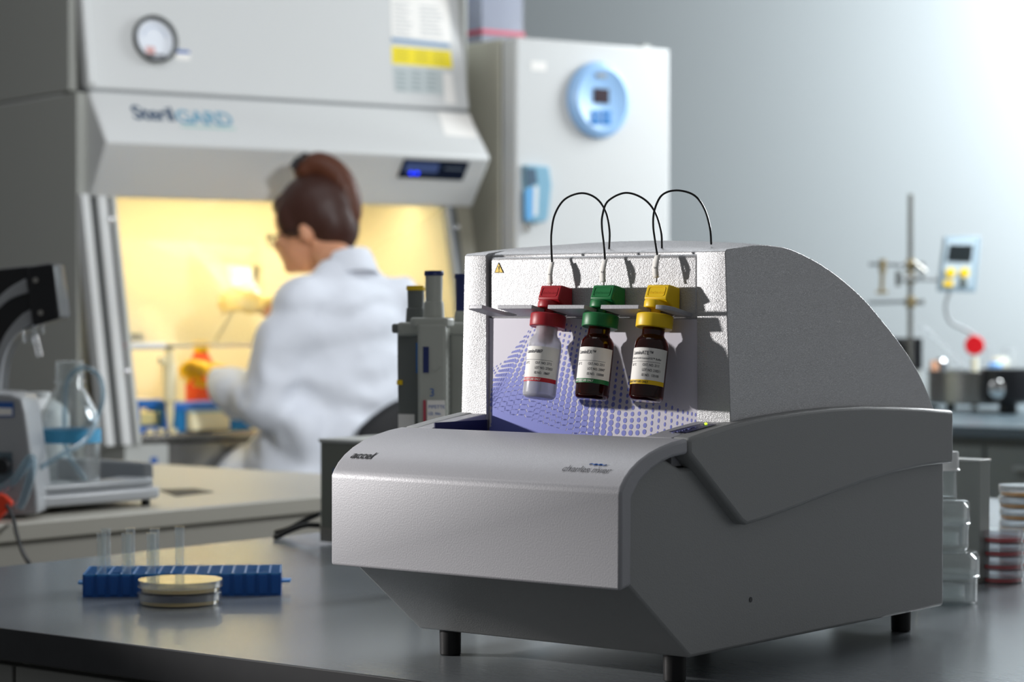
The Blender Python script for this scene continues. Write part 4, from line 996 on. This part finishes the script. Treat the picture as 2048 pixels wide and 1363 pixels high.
for n_, (px0, px1, yb_, lb) in enumerate(((915, 962, .60, 'clear plastic tub with pink rim on the incubator top, left one'), (962, 1048, .42, 'wider clear plastic tub with pink rim on the incubator top'))):
    a = local(inc, hit(px0, 60, inc.matrix_world @ Vector((0, yb_, 0)), KY)); b = local(inc, hit(px1, 60, inc.matrix_world @ Vector((0, yb_, 0)), KY))
    o = setw(empty('plastic_tub', inc.matrix_world @ Vector((max(a.x, .0)*0 + a.x, yb_, ZT+.001)), TC, lb, 'tub', None)); ww = b.x-a.x
    zr = .055 if n_ == 0 else .036
    mb = MB(); mb.box(.004, ww-.004, 0, .12, 0, .004); mb.box(.004, .008, 0, .12, .004, .20); mb.box(ww-.008, ww-.004, 0, .12, .004, .20); mb.box(.008, ww-.008, 0, .004, .004, .20); mb.box(.008, ww-.008, .116, .12, .004, .20)
    mb.box(ww*.48, ww*.5, .004, .116, .004, .2); mb.build('tub_body', clear('tub_plastic', 'dfe3ec', .15, body=.35, bodycol='c9ccd8'), o)
    mb = MB(); z0_ = zr+.02; mb.box(0, ww, -.004, .001, z0_, z0_+.014); mb.box(0, ww, .119, .124, z0_, z0_+.014); mb.box(-.001, .003, -.004, .124, z0_, z0_+.014); mb.box(ww-.003, ww+.001, -.004, .124, z0_, z0_+.014)
    mb.build('rim_band', PNK, o)

# ---------------------------------------------------------------- far bench on the right
fb = setw(empty('far_bench', (FB.x, FB.y, 0), TH, 'far laboratory bench with blue grey top against the wall side', 'bench'))
box('worktop', mat('blue_grey_worktop', '5a6870', .3), -1.2, 1.6, 0, 1.62, .868, .9, fb, .003)
box('carcass', mat('grey_bench_cabinet', '6e7472', .5), -1.18, 1.58, .04, 1.58, .08, .868, fb)
for k_ in range(7):
    x0 = -1.18 + k_*.40 - .035; x0 = -1.16 + k_*.395
    d = box('door', mat('grey_door', '7b8280', .45), x0, x0+.385, .02, .04, .12, .84, fb, .003)
    box('handle', mat('pale_handle', 'a8aeae', .35, .3), x0+.10, x0+.29, -.006, .018, .775, .787, d, .003)
YF = 8.35
def fq(x, y, Y=YF): return at(x, y, Y)
SS = []
# support stand
s0 = fq(1820, 800); s0.z = .9
o = setw(empty('support_stand', s0, 0, 'steel laboratory support stand with clamps on the far bench', 'support stand'))
box('base_plate', DARKG, -.09, .09, -.06, .08, 0, .012, o, .003)
MB().cyl((0, 0, .012), (0, 0, 1.256+(612-388)/4800*YF-.9), .009).build('rod', STEEL, o)
def so(x, y, d=0): return local(o, at(x, y, YF-d))
BR_ = mat('brass_clamp', '9b8a66', .35, .7)
for (y, nm) in ((530, 'boss_head'), (556, 'boss_head'), (604, 'boss_head')):
    p = so(1820, y); bs = box(nm, BR_, p.x-.016, p.x+.018, p.y-.020, p.y+.016, p.z-.018, p.z+.018, o, .004)
    MB().cyl(p + Vector((.016, -.01, 0)), p + Vector((.045, -.02, 0)), .005, .010).build('thumb_screw', STEEL, bs)
MB().cyl(so(1737, 528, .02), so(1815, 530, .02), .006).build('clamp_rod', CHROME, o)
mb = MB(); mb.cyl(so(1765, 518, .02), so(1765, 545, .02), .012); mb.cyl(so(1765, 545, .02), so(1763, 582, .02), .007); mb.cyl(so(1752, 584, .02), so(1775, 584, .02), .006); mb.build('clamp_jaw', BR_, o)
MB().cyl(so(1735, 605, .02), so(1815, 603, .02), .006).build('clamp_rod', CHROME, o)
MB().cyl(so(1800, 556, .02), so(1876, 558, .02), .008).build('clamp_rod', GREYM, o)
mb = MB(); mb.cyl(so(1797, 542, .02), so(1797, 572, .02), .010); mb.build('clamp_jaw', DARKG, o)
mb = MB(); mb.cyl(so(1828, 525, .02), so(1850, 545, .03), .008, .012); mb.build('clamp_knob', STEEL, o)
# controller hanging from the stand
o = setw(empty('handheld_controller', fq(1920, 530, YF-.03), 0, 'pale blue controller with dark screen and yellow buttons on the stand', 'controller'))
pl_ = lambda nm, pts, d, m, th, bev=0, par=None: plate_on(nm, pts, d, m, th, bev, par)
def plate_on(nm, pts, d, m, th, bev, par):
    vv = [local(o, at(x, y, YF-.03-d)) for x, y in pts]; n = len(vv)
    vs = [tuple(p) for p in vv] + [(p.x, p.y+th, p.z) for p in vv]
    return MB().poly(vs, [tuple(range(n))[::-1], tuple(range(n, 2*n))] + [(i, (i+1) % n, n+(i+1) % n, n+i) for i in range(n)]).build(nm, m, par or o, bev)
bd = pl_('controller_body', [(1890, 473), (1962, 473), (1952, 584), (1876, 582)], 0, mat('controller_grey_blue', '8fa3b0', .4), .03, .004)
pl_('face_plate', [(1893, 480), (1952, 480), (1942, 574), (1882, 572)], .003, mat('controller_face', 'b9c8d2', .4), .004, .001)
pl_('screen', [(1899, 489), (1947, 490), (1942, 524), (1894, 522)], .005, mat('dark_screen', '23292b', .3), .003)
for (x, y) in ((1901, 545), (1929, 545)):
    p = local(o, at(x, y, YF-.036)); MB().cyl(p + Vector((0, .003, 0)), p - Vector((0, .004, 0)), .016).build('button', YELL, o)
pl_('button', [(1888, 561), (1907, 561), (1906, 572), (1887, 572)], .006, YELL, .004); pl_('button', [(1919, 561), (1935, 561), (1934, 570), (1918, 570)], .006, mat('olive_button', '3a3e28', .4), .004)
MB().tube(smoothpath([local(o, at(x, y, YF-.02)) for x, y in ((1899, 583), (1893, 605), (1893, 625), (1903, 645), (1925, 656), (1945, 668), (1950, 680))], 8), .007).build('cord', GREYM, o)
# red knob
o = setw(empty('red_valve_knob', fq(1949, 690, YF), 0, 'round red knob on a white pipe at the end of the cord', 'knob'))
lq = lambda x, y, d=0: local(o, at(x, y, YF-d))
MB().cyl(lq(1949, 690, .06), lq(1949, 690, .03), .034).build('knob_disc', mat('signal_red', 'd0101c', .4), o, .004)
MB().cyl(lq(1949, 690, .03), lq(1949, 700, -.04), .012).build('knob_stem', STEEL, o)
MB().cyl(lq(1949, 715, -.02), Vector((lq(1949, 715).x, 0, .905 - o.location.z)), .012).build('pipe', mat('cream_pipe', 'd6d0b8', .4), o)
# black power block
q = fq(1800, 700, 8.5); o = setw(empty('black_motor_block', (q.x-.01, 8.5, .9), 0, 'black box shaped block standing behind the steel pan', 'device'))
box('block_body', BLACKP, -.06, .085, -.03, .07, 1.256+(612-738)/4800*8.5-.9, 1.256+(612-675)/4800*8.5-.9, o, .005)
box('block_stand', WHITED, -.05, .08, -.025, .06, 0, 1.256+(612-738)/4800*8.5-.9, o, .005)
MB().cyl((.02, -.03, .23), (.02, -.036, .23), .009).build('screw', STEEL, o)
# steel bath
q = fq(1950, 800, 8.25); bth = setw(empty('steel_water_bath', (q.x+.01, 8.25, .9), 0, 'round polished stainless steel bath on the far bench', 'water bath'))
zb_ = 1.256+(612-806)/4800*8.25-.9; zt_ = 1.256+(612-740)/4800*8.25-.9
MB().lathe([(0, zb_), (.165, zb_), (.17, zb_+.005), (.17, zt_-.008), (.176, zt_-.006), (.176, zt_), (.160, zt_), (.160, zb_+.02), (0, zb_+.02)], 64).build('bath_wall', STEEL, bth)
for a_ in (0, 1, 2, 3): MB().cyl((.13*math.cos(a_*PI/2+.6), .13*math.sin(a_*PI/2+.6), 0), (.13*math.cos(a_*PI/2+.6), .13*math.sin(a_*PI/2+.6), zb_+.002), .014).build('foot', RUBBER, bth)
MB().lathe([(0, zt_-.012), (.157, zt_-.012), (.157, zt_-.006), (0, zt_-.006)], 48).build('inner_shelf', GREYM, bth)
q = fq(2004, 780, 7.94); o = setw(empty('black_stirrer_unit', (q.x+.02, 7.94, .9), 0, 'black rounded stirrer unit with silver knob before the steel bath', 'stirrer'))
MB().lathe([(0, .04), (.08, .04), (.09, .05), (.09, .125), (.085, .15), (0, .155)], 40).build('unit_body', BLACKP, o)
MB().cyl((0, 0, 0), (0, 0, .042), .03).build('foot', BLACKP, o)
MB().lathe([(.0, 0), (.028, 0), (.030, .006), (.024, .010), (0, .010)], 32, Matrix.Translation((-.05, -.075, .085)) @ Matrix.Rotation(PI/2, 4, 'X')).build('knob', CHROME, o)
# small glassware behind and on the bath
shelfz = .9 + zt_
def small(nm, px, w_, h_, m, lb, cat, Y=8.25, prof=None):
    q = at(px, 700, Y); o = setw(empty(nm, (q.x, Y, shelfz-.006), 0, lb, cat)); r_ = w_/2
    MB().lathe(prof or [(0, 0), (r_, 0), (r_, h_*.8), (r_*.7, h_), (0, h_)], 28).build(nm+'_body', m, o); return o
small('beaker', 1882, .05, .045, CHROME, 'small steel beaker standing in the bath, nearest the stand', 'beaker')
small('vial', 1866, .02, .04, mat('salmon_liquid', 'cf9878', .4), 'small salmon coloured vial at the rim of the bath', 'vial', 8.22)
small('bottle_cap', 1990, .05, .035, mat('sky_blue_cap', '7fb0e8', .4), 'light blue cap lying in the bath', 'cap', 8.16)
small('plastic_cup', 2018, .045, .085, CLEARP, 'clear plastic cup in the bath beside the blue cap', 'cup', 8.3)
small('funnel', 1975, .03, .09, CLEARP, 'slim clear plastic funnel standing behind the red knob', 'funnel', 8.34)
small('white_jar', 2000, .06, .05, mat('ivory_plastic', 'dcd8c4', .4), 'ivory plastic jar standing in the bath', 'jar', 8.32)
q0 = fq(1842, 650, 8.2); q1 = fq(1900, 700, 8.25)
o = MB().cyl(q0, at(1940, 742, 8.25), .008).build('glass_rod', CLEARP); tag(o, 'clear glass rod leaning out of the steel bath', 'rod')
